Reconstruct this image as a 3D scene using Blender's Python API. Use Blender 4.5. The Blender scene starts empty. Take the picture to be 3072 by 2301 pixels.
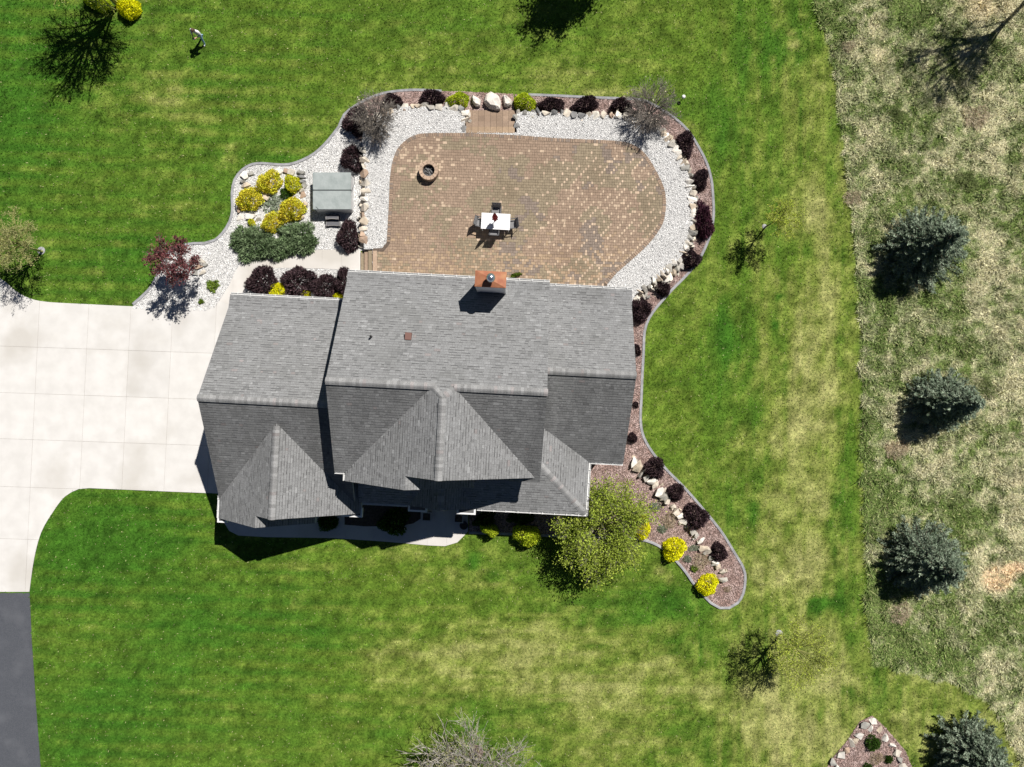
import bpy, bmesh, math, random
import numpy as np
from mathutils import Vector, Matrix
PI = math.pi
rnd = random.Random(7)
npr = np.random.default_rng(11)

# ------------------------------------------------------------------ camera, world, sun, exposure
scene = bpy.context.scene
CAM_H, FPX, CX, CY = 42.0, 2203.0, 1536.0, 1150.5
cam = bpy.data.cameras.new('Camera')
cam.sensor_fit = 'HORIZONTAL'; cam.sensor_width = 36.0; cam.lens = FPX / 3072 * 36.0
cam.clip_start = 0.5; cam.clip_end = 3000
cam_ob = bpy.data.objects.new('Camera', cam)
scene.collection.objects.link(cam_ob)
cam_ob.location = (0, 0, CAM_H)
scene.camera = cam_ob

SUN_EL = math.radians(54.4)
SUN_AZ = math.radians(38.6)           # from +Y (top of picture) towards +X
world = bpy.data.worlds.new('World'); scene.world = world; world.use_nodes = True
wn = world.node_tree.nodes; wl = world.node_tree.links
sky = wn.new('ShaderNodeTexSky'); sky.sky_type = 'NISHITA'; sky.sun_disc = False
sky.altitude = 2500; sky.air_density = 0.45; sky.dust_density = 0.1
sky.sun_elevation = SUN_EL; sky.sun_rotation = SUN_AZ
bg = wn['Background']; bg.inputs['Strength'].default_value = 0.05
wl.new(sky.outputs[0], bg.inputs[0])
sun = bpy.data.lights.new('Sun', 'SUN'); sun.energy = 5.0; sun.angle = math.radians(0.5); sun.color = (1.0, 0.96, 0.9)
sun_ob = bpy.data.objects.new('Sun', sun); scene.collection.objects.link(sun_ob)
SD = Vector((-math.sin(SUN_AZ) * math.cos(SUN_EL), -math.cos(SUN_AZ) * math.cos(SUN_EL), -math.sin(SUN_EL)))
sun_ob.rotation_euler = SD.to_track_quat('-Z', 'Y').to_euler(); sun_ob.location = (20, 25, 40)
vs = scene.view_settings
vs.view_transform = 'Standard'; vs.look = 'None'; vs.exposure = 0.45; vs.gamma = 1.0; vs.use_curve_mapping = False

# ------------------------------------------------------------------ helpers
COL = scene.collection
def P(px, py, h=0.0):
    s = (CAM_H - h) / FPX
    return ((px - CX) * s, (CY - py) * s, h)
def P2(px, py, h=0.0): return P(px, py, h)[:2]
HA = math.radians(3.0); HC, HS = math.cos(HA), math.sin(HA)
def L(u, v, h=0.0): return (u * HC + v * HS, -u * HS + v * HC, h)
def lin(r, g, b, k=1.0):
    f = lambda c: (c / 255 / 12.92 if c / 255 <= 0.04045 else ((c / 255 + 0.055) / 1.055) ** 2.4)
    return (f(r) * k, f(g) * k, f(b) * k)

def tag(o, label=None, cat=None, group=None, kind=None):
    if label: o['label'] = label
    if cat: o['category'] = cat
    if group: o['group'] = group
    if kind: o['kind'] = kind
    return o
def empty(name, loc=(0, 0, 0), label=None, cat=None, group=None, rz=0.0):
    o = bpy.data.objects.new(name, None); COL.objects.link(o)
    o.location = loc; o.rotation_euler = (0, 0, rz); o.empty_display_size = 0.2
    return tag(o, label, cat, group)
def link(name, me, mats=None, parent=None, loc=None):
    if mats is not None and not len(me.materials):
        for m in (mats if isinstance(mats, (list, tuple)) else [mats]): me.materials.append(m)
    o = bpy.data.objects.new(name, me); COL.objects.link(o)
    if parent: o.parent = parent
    if loc is not None: o.location = loc
    return o
def np_mesh(name, verts, faces, cols=None, smooth=False):
    verts = np.asarray(verts, dtype=np.float32); faces = np.asarray(faces, dtype=np.int32)
    me = bpy.data.meshes.new(name); n, k = faces.shape
    me.vertices.add(len(verts)); me.vertices.foreach_set('co', verts.ravel())
    me.loops.add(n * k); me.loops.foreach_set('vertex_index', faces.ravel())
    me.polygons.add(n); me.polygons.foreach_set('loop_start', np.arange(0, n * k, k, dtype=np.int32))
    me.polygons.foreach_set('loop_total', np.full(n, k, dtype=np.int32))
    me.update(calc_edges=True)
    if cols is not None:
        a = me.attributes.new('col', 'FLOAT_COLOR', 'POINT')
        c = np.ones((len(verts), 4), dtype=np.float32); c[:, :3] = cols
        a.data.foreach_set('color', c.ravel())
    if smooth: me.polygons.foreach_set('use_smooth', np.ones(n, dtype=bool))
    return me
class MB:
    def __init__(s): s.v = []; s.f = []; s.c = []; s.mi = []
    def add(s, vs, fs, col=None, mi=0):
        b = len(s.v); s.v += [tuple(p) for p in vs]
        for f in fs:
            s.f.append(tuple(i + b for i in f)); s.mi.append(mi)
        s.c += [col if col else (1, 1, 1)] * len(vs)
        return s
    def box(s, c, d, rz=0.0, col=None, mi=0, bottom=True):
        x, y, z = d[0] / 2, d[1] / 2, d[2] / 2; ca, sa = math.cos(rz), math.sin(rz)
        vs = [(c[0] + i * x * ca - j * y * sa, c[1] + i * x * sa + j * y * ca, c[2] + k * z)
              for k in (-1, 1) for j in (-1, 1) for i in (-1, 1)]
        fs = [(4, 5, 7, 6), (0, 1, 5, 4), (1, 3, 7, 5), (3, 2, 6, 7), (2, 0, 4, 6)]
        if bottom: fs.append((0, 2, 3, 1))
        return s.add(vs, fs, col, mi)
    def prism(s, poly, z0, z1, col=None, mi=0, mside=None, bottom=False, inset=0.0):
        n = len(poly)
        if area(poly) < 0: poly = poly[::-1]
        vs = [(p[0], p[1], z0) for p in poly] + [(p[0], p[1], z1) for p in poly]
        s.add(vs, [tuple(range(n, 2 * n))], col, mi)
        b = len(s.v) - 2 * n
        for i in range(n):
            j = (i + 1) % n; s.f.append((b + i, b + j, b + n + j, b + n + i)); s.mi.append(mi if mside is None else mside)
        if bottom: s.f.append(tuple(b + i for i in range(n - 1, -1, -1))); s.mi.append(mi)
        return s
    def tube(s, pts, rads, sides=5, col=None, mi=0, cap=True):
        pts = [Vector(p) for p in pts]; n = len(pts); vs = []
        for i, p in enumerate(pts):
            d = (pts[min(i + 1, n - 1)] - pts[max(i - 1, 0)])
            d = d.normalized() if d.length > 1e-9 else Vector((0, 0, 1))
            a = d.cross(Vector((0, 0, 1)) if abs(d.z) < 0.9 else Vector((1, 0, 0))).normalized(); b = d.cross(a)
            for k in range(sides):
                t = 2 * PI * k / sides
                vs.append(p + (a * math.cos(t) + b * math.sin(t)) * rads[i])
        fs = [(i * sides + k, i * sides + (k + 1) % sides, (i + 1) * sides + (k + 1) % sides, (i + 1) * sides + k)
              for i in range(n - 1) for k in range(sides)]
        if cap:
            fs.append(tuple(range(sides))[::-1]); fs.append(tuple((n - 1) * sides + k for k in range(sides)))
        return s.add(vs, fs, col, mi)
    def lathe(s, c, prof, sides=16, col=None, mi=0):
        vs = []; n = len(prof)
        for r, z in prof:
            for k in range(sides):
                t = 2 * PI * k / sides; vs.append((c[0] + r * math.cos(t), c[1] + r * math.sin(t), c[2] + z))
        fs = [(i * sides + k, i * sides + (k + 1) % sides, (i + 1) * sides + (k + 1) % sides, (i + 1) * sides + k)
              for i in range(n - 1) for k in range(sides)]
        fs.append(tuple((n - 1) * sides + k for k in range(sides)))
        return s.add(vs, fs, col, mi)
    def mesh(s, name, smooth=False, useattr=False):
        me = bpy.data.meshes.new(name); me.from_pydata(s.v, [], s.f)
        if any(s.mi): me.polygons.foreach_set('material_index', s.mi)
        if useattr:
            a = me.attributes.new('col', 'FLOAT_COLOR', 'POINT')
            c = np.ones((len(s.v), 4), dtype=np.float32); c[:, :3] = np.array(s.c)
            a.data.foreach_set('color', c.ravel())
        if smooth: me.polygons.foreach_set('use_smooth', [True] * len(s.f))
        me.update(); return me
    def build(s, name, mats, parent=None, smooth=False, useattr=False, loc=None):
        return link(name, s.mesh(name, smooth, useattr), mats, parent, loc)

def area(p): return 0.5 * sum(p[i][0] * p[(i + 1) % len(p)][1] - p[(i + 1) % len(p)][0] * p[i][1] for i in range(len(p)))
def clip_convex(sub, clip):
    """Sutherland-Hodgman: sub (any) by convex clip"""
    if area(clip) < 0: clip = clip[::-1]
    out = list(sub)
    for i in range(len(clip)):
        a, b = clip[i], clip[(i + 1) % len(clip)]; inp = out; out = []
        if not inp: return []
        side = lambda p: (b[0] - a[0]) * (p[1] - a[1]) - (b[1] - a[1]) * (p[0] - a[0])
        for j in range(len(inp)):
            p, q = inp[j - 1], inp[j]; sp, sq = side(p), side(q)
            if (sp >= 0) != (sq >= 0):
                t = sp / (sp - sq); out.append((p[0] + (q[0] - p[0]) * t, p[1] + (q[1] - p[1]) * t))
            if sq >= 0: out.append(q)
    res = []
    for p in out:
        if not res or (abs(p[0] - res[-1][0]) + abs(p[1] - res[-1][1])) > 1e-5: res.append(p)
    return res if len(res) > 2 else []
def inpoly(x, y, poly):
    """vectorised even-odd test"""
    x = np.asarray(x); y = np.asarray(y); c = np.zeros(x.shape, bool); n = len(poly)
    for i in range(n):
        x0, y0 = poly[i][:2]; x1, y1 = poly[i - 1][:2]
        if y0 == y1: continue
        m = ((y0 > y) != (y1 > y)) & (x < (x1 - x0) * (y - y0) / (y1 - y0) + x0)
        c ^= m
    return c
def smooth_path(pts, step=0.25, closed=False):
    """Catmull-Rom through pts (2d), resampled"""
    n = len(pts); out = []
    segs = n if closed else n - 1
    g = lambda i: pts[i % n] if closed else pts[max(0, min(n - 1, i))]
    for i in range(segs):
        p0, p1, p2, p3 = g(i - 1), g(i), g(i + 1), g(i + 2)
        d = math.dist(p1, p2); k = max(1, int(d / step))
        for j in range(k):
            t = j / k
            out.append(tuple(0.5 * (2 * p1[a] + (p2[a] - p0[a]) * t + (2 * p0[a] - 5 * p1[a] + 4 * p2[a] - p3[a]) * t * t
                                    + (3 * p1[a] - p0[a] - 3 * p2[a] + p3[a]) * t ** 3) for a in (0, 1)))
    if not closed: out.append(tuple(pts[-1]))
    return out
def px_path(pts, h=0.0): return [P2(x, y, h) for x, y in pts]
_lat = {}
def vnoise(x, y, scale, seed):
    if seed not in _lat: _lat[seed] = np.random.default_rng(seed).random((64, 64))
    g = _lat[seed]; X = np.asarray(x) / scale + 1000; Y = np.asarray(y) / scale + 1000
    ix = np.floor(X).astype(int); iy = np.floor(Y).astype(int); fx = X - ix; fy = Y - iy
    fx = fx * fx * (3 - 2 * fx); fy = fy * fy * (3 - 2 * fy)
    a = g[ix % 64, iy % 64]; b = g[(ix + 1) % 64, iy % 64]; c = g[ix % 64, (iy + 1) % 64]; d = g[(ix + 1) % 64, (iy + 1) % 64]
    return (a * (1 - fx) + b * fx) * (1 - fy) + (c * (1 - fx) + d * fx) * fy
def fbm(x, y, scale, seed, o=4):
    t = 0; a = 1; w = 0
    for i in range(o):
        t = t + a * vnoise(x, y, scale / 2 ** i, seed + i); w += a; a *= 0.55
    return t / w

# ------------------------------------------------------------------ materials
def M(name, c1, c2=None, scale=4.0, rough=0.9, bump=0.0, bscale=20.0, island=0.0, src=None, metal=0.0,
      leaf=0.0, contrast=(0.35, 0.65), detail=4.0, c3=None, scale3=0.5, th3=(0.5, 0.7), spec=0.3, stretch=None):
    m = bpy.data.materials.new(name); m.use_nodes = True; nt = m.node_tree; N = nt.nodes; K = nt.links
    bs = N['Principled BSDF']; out = N['Material Output']
    geo = N.new('ShaderNodeNewGeometry'); pos = geo.outputs['Position']
    if stretch:
        mp = N.new('ShaderNodeMapping'); mp.inputs['Scale'].default_value = stretch; K.new(pos, mp.inputs[0]); pos = mp.outputs[0]
    def mix(a, b, fac, mode='MIX'):
        x = N.new('ShaderNodeMix'); x.data_type = 'RGBA'; x.blend_type = mode
        for s, val in ((x.inputs[0], fac), (x.inputs[6], a), (x.inputs[7], b)):
            if hasattr(val, 'links'): K.new(val, s)
            elif isinstance(val, (int, float)): s.default_value = val
            else: s.default_value = (*val, 1)
        return x.outputs[2]
    def nz(sc, lo, hi, dt=detail):
        t = N.new('ShaderNodeTexNoise'); t.inputs['Scale'].default_value = sc; t.inputs['Detail'].default_value = dt
        K.new(pos, t.inputs['Vector'])
        r = N.new('ShaderNodeMapRange'); r.inputs[1].default_value = lo; r.inputs[2].default_value = hi
        K.new(t.outputs[0], r.inputs[0]); return r.outputs[0]
    col = c1
    if c2 is not None: col = mix(c1, c2, nz(scale, *contrast))
    if c3 is not None: col = mix(col, c3, nz(scale3, *th3))
    if src == 'attr':
        a = N.new('ShaderNodeAttribute'); a.attribute_name = 'col'; col = mix(a.outputs['Color'], col, 1.0, 'MULTIPLY')
    if src == 'obj':
        a = N.new('ShaderNodeObjectInfo'); col = mix(a.outputs['Color'], col, 1.0, 'MULTIPLY')
    if island:
        r = N.new('ShaderNodeMapRange'); r.inputs[3].default_value = 1 - island; r.inputs[4].default_value = 1 + island
        K.new(geo.outputs['Random Per Island'], r.inputs[0])
        v = N.new('ShaderNodeVectorMath'); v.operation = 'SCALE'; K.new(r.outputs[0], v.inputs['Scale'])
        if hasattr(col, 'links'): K.new(col, v.inputs[0])
        else: v.inputs[0].default_value = col
        col = v.outputs[0]
    def setc(s):
        if hasattr(col, 'links'): K.new(col, s)
        else: s.default_value = (*col, 1)
    setc(bs.inputs['Base Color'])
    bs.inputs['Roughness'].default_value = rough; bs.inputs['Metallic'].default_value = metal
    bs.inputs['Specular IOR Level'].default_value = spec
    if bump:
        t = N.new('ShaderNodeTexNoise'); t.inputs['Scale'].default_value = bscale; t.inputs['Detail'].default_value = 5; K.new(pos, t.inputs['Vector'])
        b = N.new('ShaderNodeBump'); b.inputs['Strength'].default_value = bump; b.inputs['Distance'].default_value = 0.05
        K.new(t.outputs[0], b.inputs['Height']); K.new(b.outputs[0], bs.inputs['Normal'])
    if leaf:
        d = N.new('ShaderNodeBsdfDiffuse'); t = N.new('ShaderNodeBsdfTranslucent'); x = N.new('ShaderNodeMixShader')
        setc(d.inputs[0]); setc(t.inputs[0]); x.inputs[0].default_value = leaf
        K.new(d.outputs[0], x.inputs[1]); K.new(t.outputs[0], x.inputs[2]); K.new(x.outputs[0], out.inputs[0]); N.remove(bs)
    return m
MAT = {}
MAT['lawn'] = M('lawn_grass', (0.62, 0.66, 0.55), (1.32, 1.25, 1.2), 7.0, 0.95, 0.6, 14, src='attr', detail=6, contrast=(0.33, 0.67), spec=0.1)
MAT['blade'] = M('grass_blade', (1, 1, 1), None, src='attr', island=0.35, leaf=0.25)
MAT['concrete'] = M('concrete', (0.52, 0.505, 0.485), (0.575, 0.56, 0.54), 1.3, 0.85, 0.15, 60, src='obj', c3=(0.455, 0.435, 0.405), scale3=0.22, th3=(0.53, 0.66))
MAT['concrete_joint'] = M('concrete_joint', (0.26, 0.235, 0.21), (0.36, 0.33, 0.30), 6)
MAT['asphalt'] = M('asphalt', (0.060, 0.065, 0.077), (0.085, 0.09, 0.103), 25, 0.95, 0.5, 120, c3=(0.10, 0.105, 0.118), scale3=0.8, th3=(0.5, 0.75))
MAT['gravel_base'] = M('gravel_base', (0.36, 0.355, 0.35), (0.62, 0.61, 0.60), 26, 0.95, 0.8, 30)
MAT['pebble'] = M('white_pebble', (0.71, 0.705, 0.69), (0.77, 0.765, 0.755), 1.5, 0.9, island=0.26)
MAT['pebble_grey'] = M('grey_pebble', (0.22, 0.225, 0.235), (0.34, 0.335, 0.33), 3, 0.9, island=0.35)
MAT['mulch_base'] = M('mulch_base', (0.10, 0.062, 0.05), (0.21, 0.15, 0.135), 16, 0.95, 0.8, 30)
MAT['mulch_chip'] = M('mulch_chip', (0.29, 0.195, 0.17), (0.43, 0.325, 0.30), 2.2, 0.95, island=0.45)
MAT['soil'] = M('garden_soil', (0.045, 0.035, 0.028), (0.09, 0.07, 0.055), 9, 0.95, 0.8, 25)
MAT['kerb'] = M('kerb_concrete', (0.24, 0.24, 0.255), (0.33, 0.33, 0.345), 4, 0.9, 0.3, 40)
MAT['stone'] = M('field_stone', (0.78, 0.78, 0.78), (1.15, 1.13, 1.1), 3.2, 0.9, 0.5, 14, src='obj', detail=6)
MAT['paver'] = M('paver', (0.85, 0.85, 0.85), (1.12, 1.12, 1.12), 9, 0.9, 0.3, 60, src='attr', c3=(0.86, 0.84, 0.83), scale3=0.45)
MAT['paver_o'] = M('paver_single', (0.85, 0.85, 0.85), (1.12, 1.12, 1.12), 9, 0.9, 0.3, 60, src='obj', c3=(0.86, 0.84, 0.83), scale3=0.45)
MAT['paver_joint'] = M('paver_joint', (0.085, 0.062, 0.046), (0.13, 0.10, 0.08), 12)
MAT['shingle'] = M('shingle', (0.82, 0.82, 0.82), (1.18, 1.18, 1.18), 26, 0.95, 0.35, 80, src='attr', c3=(0.86, 0.86, 0.85), scale3=0.5, th3=(0.48, 0.72), spec=0.2)
MAT['shingle_o'] = M('shingle_single', (0.82, 0.82, 0.82), (1.18, 1.18, 1.18), 26, 0.95, 0.35, 80, src='obj', spec=0.2)
MAT['underlay'] = M('roof_underlay', (0.075, 0.075, 0.077), (0.11, 0.11, 0.11), 20)
MAT['trim'] = M('white_trim', (0.62, 0.62, 0.615), (0.67, 0.67, 0.665), 2, 0.5)
MAT['siding'] = M('pale_siding', (0.50, 0.50, 0.51), (0.56, 0.56, 0.57), 2, 0.7)
MAT['chase'] = M('chimney_siding', (0.62, 0.63, 0.67), (0.68, 0.69, 0.72), 3, 0.6)
MAT['glass'] = M('window_glass', (0.03, 0.04, 0.05), None, rough=0.08, spec=0.6)
MAT['copper'] = M('copper', (0.27, 0.095, 0.05), (0.34, 0.145, 0.075), 3.5, 0.6, 0.1, 20, metal=0.15, c3=(0.38, 0.20, 0.09), scale3=1.6, th3=(0.5, 0.75))
MAT['steel'] = M('brushed_steel', (0.55, 0.6, 0.66), None, rough=0.22, metal=0.9)
MAT['dark_pipe'] = M('dark_pipe', (0.05, 0.05, 0.05), None, rough=0.6)
MAT['vent_brown'] = M('roof_vent_brown', (0.16, 0.085, 0.07), None, rough=0.6)
MAT['cover'] = M('tub_cover_vinyl', (0.245, 0.275, 0.27), (0.30, 0.33, 0.325), 2.5, 0.5, 0.35, 5)
MAT['cover_band'] = M('tub_cover_band', (0.05, 0.06, 0.06), None, rough=0.6)
MAT['tub_shell'] = M('tub_cabinet', (0.55, 0.55, 0.55), (0.6, 0.6, 0.6), 4, 0.6)
MAT['black_plastic'] = M('black_plastic', (0.035, 0.035, 0.04), None, rough=0.5)
MAT['tread'] = M('step_tread', (0.11, 0.11, 0.12), None, rough=0.8)
MAT['table'] = M('table_slat', (0.72, 0.72, 0.73), (0.80, 0.80, 0.80), 3, 0.45, src='obj')
MAT['chair'] = M('chair_frame', (0.05, 0.05, 0.055), (0.07, 0.07, 0.075), 5, 0.5)
MAT['sling'] = M('chair_sling', (0.16, 0.16, 0.165), (0.20, 0.20, 0.205), 30, 0.8)
MAT['red'] = M('red_canvas', (0.26, 0.02, 0.025), (0.36, 0.035, 0.035), 6, 0.85)
MAT['pole'] = M('umbrella_pole', (0.10, 0.07, 0.06), None, rough=0.5)
MAT['ash'] = M('ash', (0.06, 0.06, 0.062), (0.16, 0.16, 0.165), 14, 0.95, 0.8, 25)
MAT['char'] = M('charred_log', (0.02, 0.02, 0.02), (0.2, 0.2, 0.2), 12, 0.95)
MAT['bark'] = M('brown_bark', (0.085, 0.06, 0.045), (0.16, 0.12, 0.095), 14, 0.95)
MAT['bark_pale'] = M('pale_bark', (0.34, 0.30, 0.27), (0.48, 0.45, 0.42), 12, 0.95)
MAT['bark_bud'] = M('budding_bark', (0.17, 0.15, 0.13), (0.42, 0.39, 0.36), 5, 0.95)
MAT['bark_grey'] = M('grey_brown_twigs', (0.125, 0.11, 0.095), (0.23, 0.205, 0.18), 8, 0.95)
G = 0.30
MAT['leaf_gold'] = M('gold_leaf', (0.56, 0.62, 0.03), (0.70, 0.66, 0.045), 3.0, island=0.4, leaf=G)
MAT['leaf_goldorange'] = M('gold_orange_leaf', (0.64, 0.66, 0.05), (0.68, 0.55, 0.06), 2.6, island=0.4, leaf=G)
MAT['leaf_lime'] = M('lime_leaf', (0.42, 0.54, 0.03), (0.56, 0.62, 0.05), 3.0, island=0.4, leaf=G)
MAT['leaf_yellow'] = M('bright_yellow_leaf', (0.80, 0.80, 0.015), (0.86, 0.82, 0.03), 3.0, island=0.35, leaf=G)
MAT['leaf_purple'] = M('dark_purple_leaf', (0.052, 0.036, 0.041), (0.098, 0.060, 0.066), 3.0, island=0.5, leaf=0.15)
MAT['leaf_wine'] = M('wine_leaf', (0.07, 0.03, 0.045), (0.11, 0.045, 0.065), 3.0, island=0.5, leaf=0.2)
MAT['leaf_maple'] = M('maroon_leaf', (0.14, 0.045, 0.055), (0.22, 0.09, 0.085), 2.0, island=0.45, leaf=0.3)
MAT['leaf_green'] = M('spring_green_leaf', (0.25, 0.335, 0.045), (0.40, 0.47, 0.085), 1.6, island=0.45, leaf=0.35)
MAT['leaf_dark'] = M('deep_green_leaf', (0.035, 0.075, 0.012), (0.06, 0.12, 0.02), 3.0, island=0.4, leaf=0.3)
MAT['leaf_weed'] = M('weed_leaf', (0.10, 0.17, 0.02), (0.18, 0.25, 0.04), 3.0, island=0.35, leaf=0.3)
MAT['leaf_brush'] = M('brush_leaf', (0.10, 0.135, 0.045), (0.19, 0.22, 0.09), 2.0, island=0.4, leaf=0.3)
MAT['leaf_sage'] = M('sage_leaf', (0.16, 0.20, 0.13), (0.28, 0.32, 0.24), 3.0, island=0.3, leaf=0.3)
MAT['leaf_dry'] = M('dry_leaf', (0.34, 0.27, 0.18), (0.48, 0.41, 0.30), 3.0, island=0.35, leaf=0.3)
MAT['bark_young'] = M('young_bark', (0.28, 0.29, 0.09), (0.36, 0.36, 0.13), 9, 0.95)
MAT['leaf_bud'] = M('pale_bud', (0.30, 0.30, 0.12), (0.40, 0.38, 0.19), 3.0, island=0.3, leaf=0.3)
MAT['leaf_young'] = M('young_leaf', (0.36, 0.45, 0.06), (0.48, 0.54, 0.10), 2.0, island=0.35, leaf=0.35)
MAT['leaf_tan'] = M('tan_flower_head', (0.50, 0.42, 0.33), (0.62, 0.55, 0.45), 3.0, island=0.3, leaf=0.3)
MAT['juniper'] = M('juniper_spray', (0.09, 0.14, 0.06), (0.21, 0.28, 0.15), 2.2, island=0.5, leaf=0.15)
MAT['spruce'] = M('spruce_needles', (0.075, 0.11, 0.068), (0.31, 0.37, 0.275), 1.8, island=0.5, leaf=0.12)
MAT['skin'] = M('skin', (0.52, 0.30, 0.22), None, rough=0.6)
MAT['shirt'] = M('pale_shirt', (0.66, 0.64, 0.64), (0.72, 0.70, 0.69), 9, 0.9)
MAT['jeans'] = M('light_blue_jeans', (0.20, 0.34, 0.50), (0.32, 0.47, 0.62), 14, 0.9)
MAT['hair'] = M('brown_hair', (0.06, 0.035, 0.022), (0.10, 0.06, 0.04), 40, 0.6)
MAT['shoe'] = M('white_shoe', (0.72, 0.7, 0.68), None, rough=0.6)
MAT['lamp_white'] = M('white_lamp_dome', (0.78, 0.78, 0.78), None, rough=0.35)
MAT['pot'] = M('dark_pot', (0.035, 0.033, 0.035), None, rough=0.6)
MAT['planter_rim'] = M('planter_rim', (0.42, 0.40, 0.39), None, rough=0.7)
MAT['door'] = M('painted_door', (0.45, 0.44, 0.42), None, rough=0.5)

# ------------------------------------------------------------------ outlines traced on the ground (source pixels)
EDGE_L = [(400, 913), (431, 886), (456, 859), (470, 832), (487, 792), (510, 755), (536, 739), (579, 731), (616, 730), (645, 721), (670, 698),
          (690, 665), (698, 632), (697, 580), (705, 540), (727, 511), (756, 494), (788, 491), (825, 494), (868, 494), (908, 481),
          (944, 461), (973, 435), (998, 406), (1017, 381), (1033, 345), (1064, 320), (1107, 296), (1150, 281), (1198, 273.5), (1252, 271), (1325, 274)]
EDGE_R = [(1585, 285), (1667, 288), (1748, 292), (1870, 297), (1911, 299), (1944, 307), (1993, 334), (2033, 363), (2066, 396), (2094, 440),
          (2119, 489), (2133, 538), (2138, 587), (2140, 640), (2134, 689), (2119, 734), (2094, 783), (2058, 827), (2017, 868), (2000, 887), (1971, 920),
          (1946, 956), (1933, 996), (1930, 1058), (1926, 1130), (1924, 1185), (1921, 1257), (1926, 1297), (1938, 1327), (1959, 1360), (2001, 1411),
          (2048, 1458), (2107, 1525), (2162, 1593), (2204, 1660), (2229, 1703), (2235, 1736), (2229, 1779), (2212, 1808), (2187, 1823), (2158, 1823),
          (2132, 1808), (2086, 1758), (2056, 1715), (2027, 1681), (1989, 1646), (1959, 1629), (1921, 1618), (1850, 1612), (1750, 1609), (1645, 1606), (1526, 1601), (1407, 1597)]
edge_l = smooth_path(px_path(EDGE_L), 0.3); edge_r = smooth_path(px_path(EDGE_R), 0.3)
TZ = 0.48
PATIO = [(1118, 745), (1146, 744), (1159, 728), (1161, 707), (1167, 598), (1169, 544), (1176, 490), (1190, 450), (1216, 421), (1248, 404), (1288, 399),
         (1397, 399), (1544, 405), (1667, 414), (1846, 422), (1898, 433), (1936, 461), (1960, 497), (1980, 534), (1993, 567), (1998, 599), (1997, 632),
         (1989, 669), (1968, 705), (1936, 742), (1891, 783), (1850, 819), (1822, 852), (1815, 935), (1118, 899)]
patio = px_path(PATIO, TZ)
WALL_L = [(1092, 748), (1092, 690), (1094, 630), (1096, 560), (1095, 500), (1088, 450), (1090, 400), (1118, 362), (1160, 336), (1215, 321), (1280, 321), (1345, 322), (1392, 333), (1392, 392)]
WALL_R = [(1551, 398), (1551, 342), (1610, 337), (1700, 342), (1800, 346), (1880, 348), (1945, 368), (2000, 415), (2040, 470), (2066, 530), (2078, 590), (2080, 650),
          (2074, 700), (2058, 745), (2030, 785), (1985, 825), (1935, 862), (1905, 885)]
wall_l = smooth_path(px_path(WALL_L, 0.4), 0.3); wall_r = smooth_path(px_path(WALL_R, 0.4), 0.3)
TERRACE_POLY = wall_l + wall_r + px_path([(1880, 940), (1118, 899), (1118, 748)], 0.4)
DRIVE = [(-420, 820), (-60, 818), (0, 834), (47, 872), (90, 895), (145, 906), (272, 913), (400, 919), (543, 921), (616, 925), (640, 917), (659, 902), (691, 851), (720, 880),
         (760, 1200), (760, 1484), (650, 1480), (500, 1474), (268, 1464), (237, 1467), (196, 1489), (161, 1534), (125, 1596), (103, 1677), (89, 1775), (-420, 1775)]
WALK = [(691, 851), (706, 815), (724, 790), (790, 764), (860, 752), (960, 748), (1082, 748), (1079, 811), (1077, 840), (960, 806), (840, 804), (810, 805), (782, 815), (764, 833), (745, 855), (730, 900), (715, 900), (660, 903)]
WALK = [(659, 902), (691, 851), (706, 815), (724, 790), (790, 766), (860, 754), (960, 750), (1082, 750), (1082, 830), (1077, 812), (960, 806), (840, 804), (810, 805), (782, 815), (764, 833), (745, 855), (735, 910), (690, 915)]
FRONT = [(672, 1566), (688, 1592), (715, 1606), (800, 1611), (1000, 1614), (1150, 1624), (1288, 1636), (1335, 1638), (1372, 1627), (1393, 1606), (1404, 1594), (1404, 1480), (1262, 1480),
         (1262, 1556), (1240, 1570), (1205, 1577), (1100, 1579), (1034, 1574), (1034, 1530), (700, 1530)]
drive = px_path(DRIVE[:1]) + smooth_path(px_path(DRIVE[1:9]), .3) + px_path(DRIVE[9:18]) + smooth_path(px_path(DRIVE[18:25]), .3) + px_path(DRIVE[25:])
walk = smooth_path(px_path(WALK[:8]), .3) + px_path(WALK[8:9]) + smooth_path(px_path(WALK[9:17]), .3) + px_path(WALK[17:])
front = px_path(FRONT)
GRAVEL_L = EDGE_L[:26] + [(1075, 420), (1110, 440), (1110, 760), (1082, 752), (960, 750), (860, 754), (790, 766), (724, 790), (706, 815), (691, 851), (659, 902), (644, 922), (616, 932), (543, 930), (400, 926)]
GRAVEL_N = [(735, 910), (745, 855), (764, 833), (782, 815), (810, 805), (840, 804), (960, 806), (1077, 812), (1110, 830), (1110, 930), (735, 930)]
MULCH_A = EDGE_L[25:] + [(1400, 276), (1540, 283), (1545, 410), (1250, 400), (1130, 440), (1070, 420)]
MULCH_B = EDGE_R + [(1407, 1480), (1750, 1350), (1840, 1250), (1840, 900), (1930, 700), (1960, 520), (1860, 420), (1545, 420), (1545, 284)]
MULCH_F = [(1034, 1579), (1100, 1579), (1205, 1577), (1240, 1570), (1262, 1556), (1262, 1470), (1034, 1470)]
ISLAND = [(2616, 2146), (2654, 2180), (2690, 2222), (2717, 2254), (2738, 2310), (2755, 2390), (2640, 2430), (2500, 2410), (2470, 2330), (2487, 2286), (2539, 2224), (2579, 2164)]
ASPH = [(-420, 1779), (89, 1779), (97, 1944), (111, 2152), (122, 2301), (135, 2520), (-420, 2520)]
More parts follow.
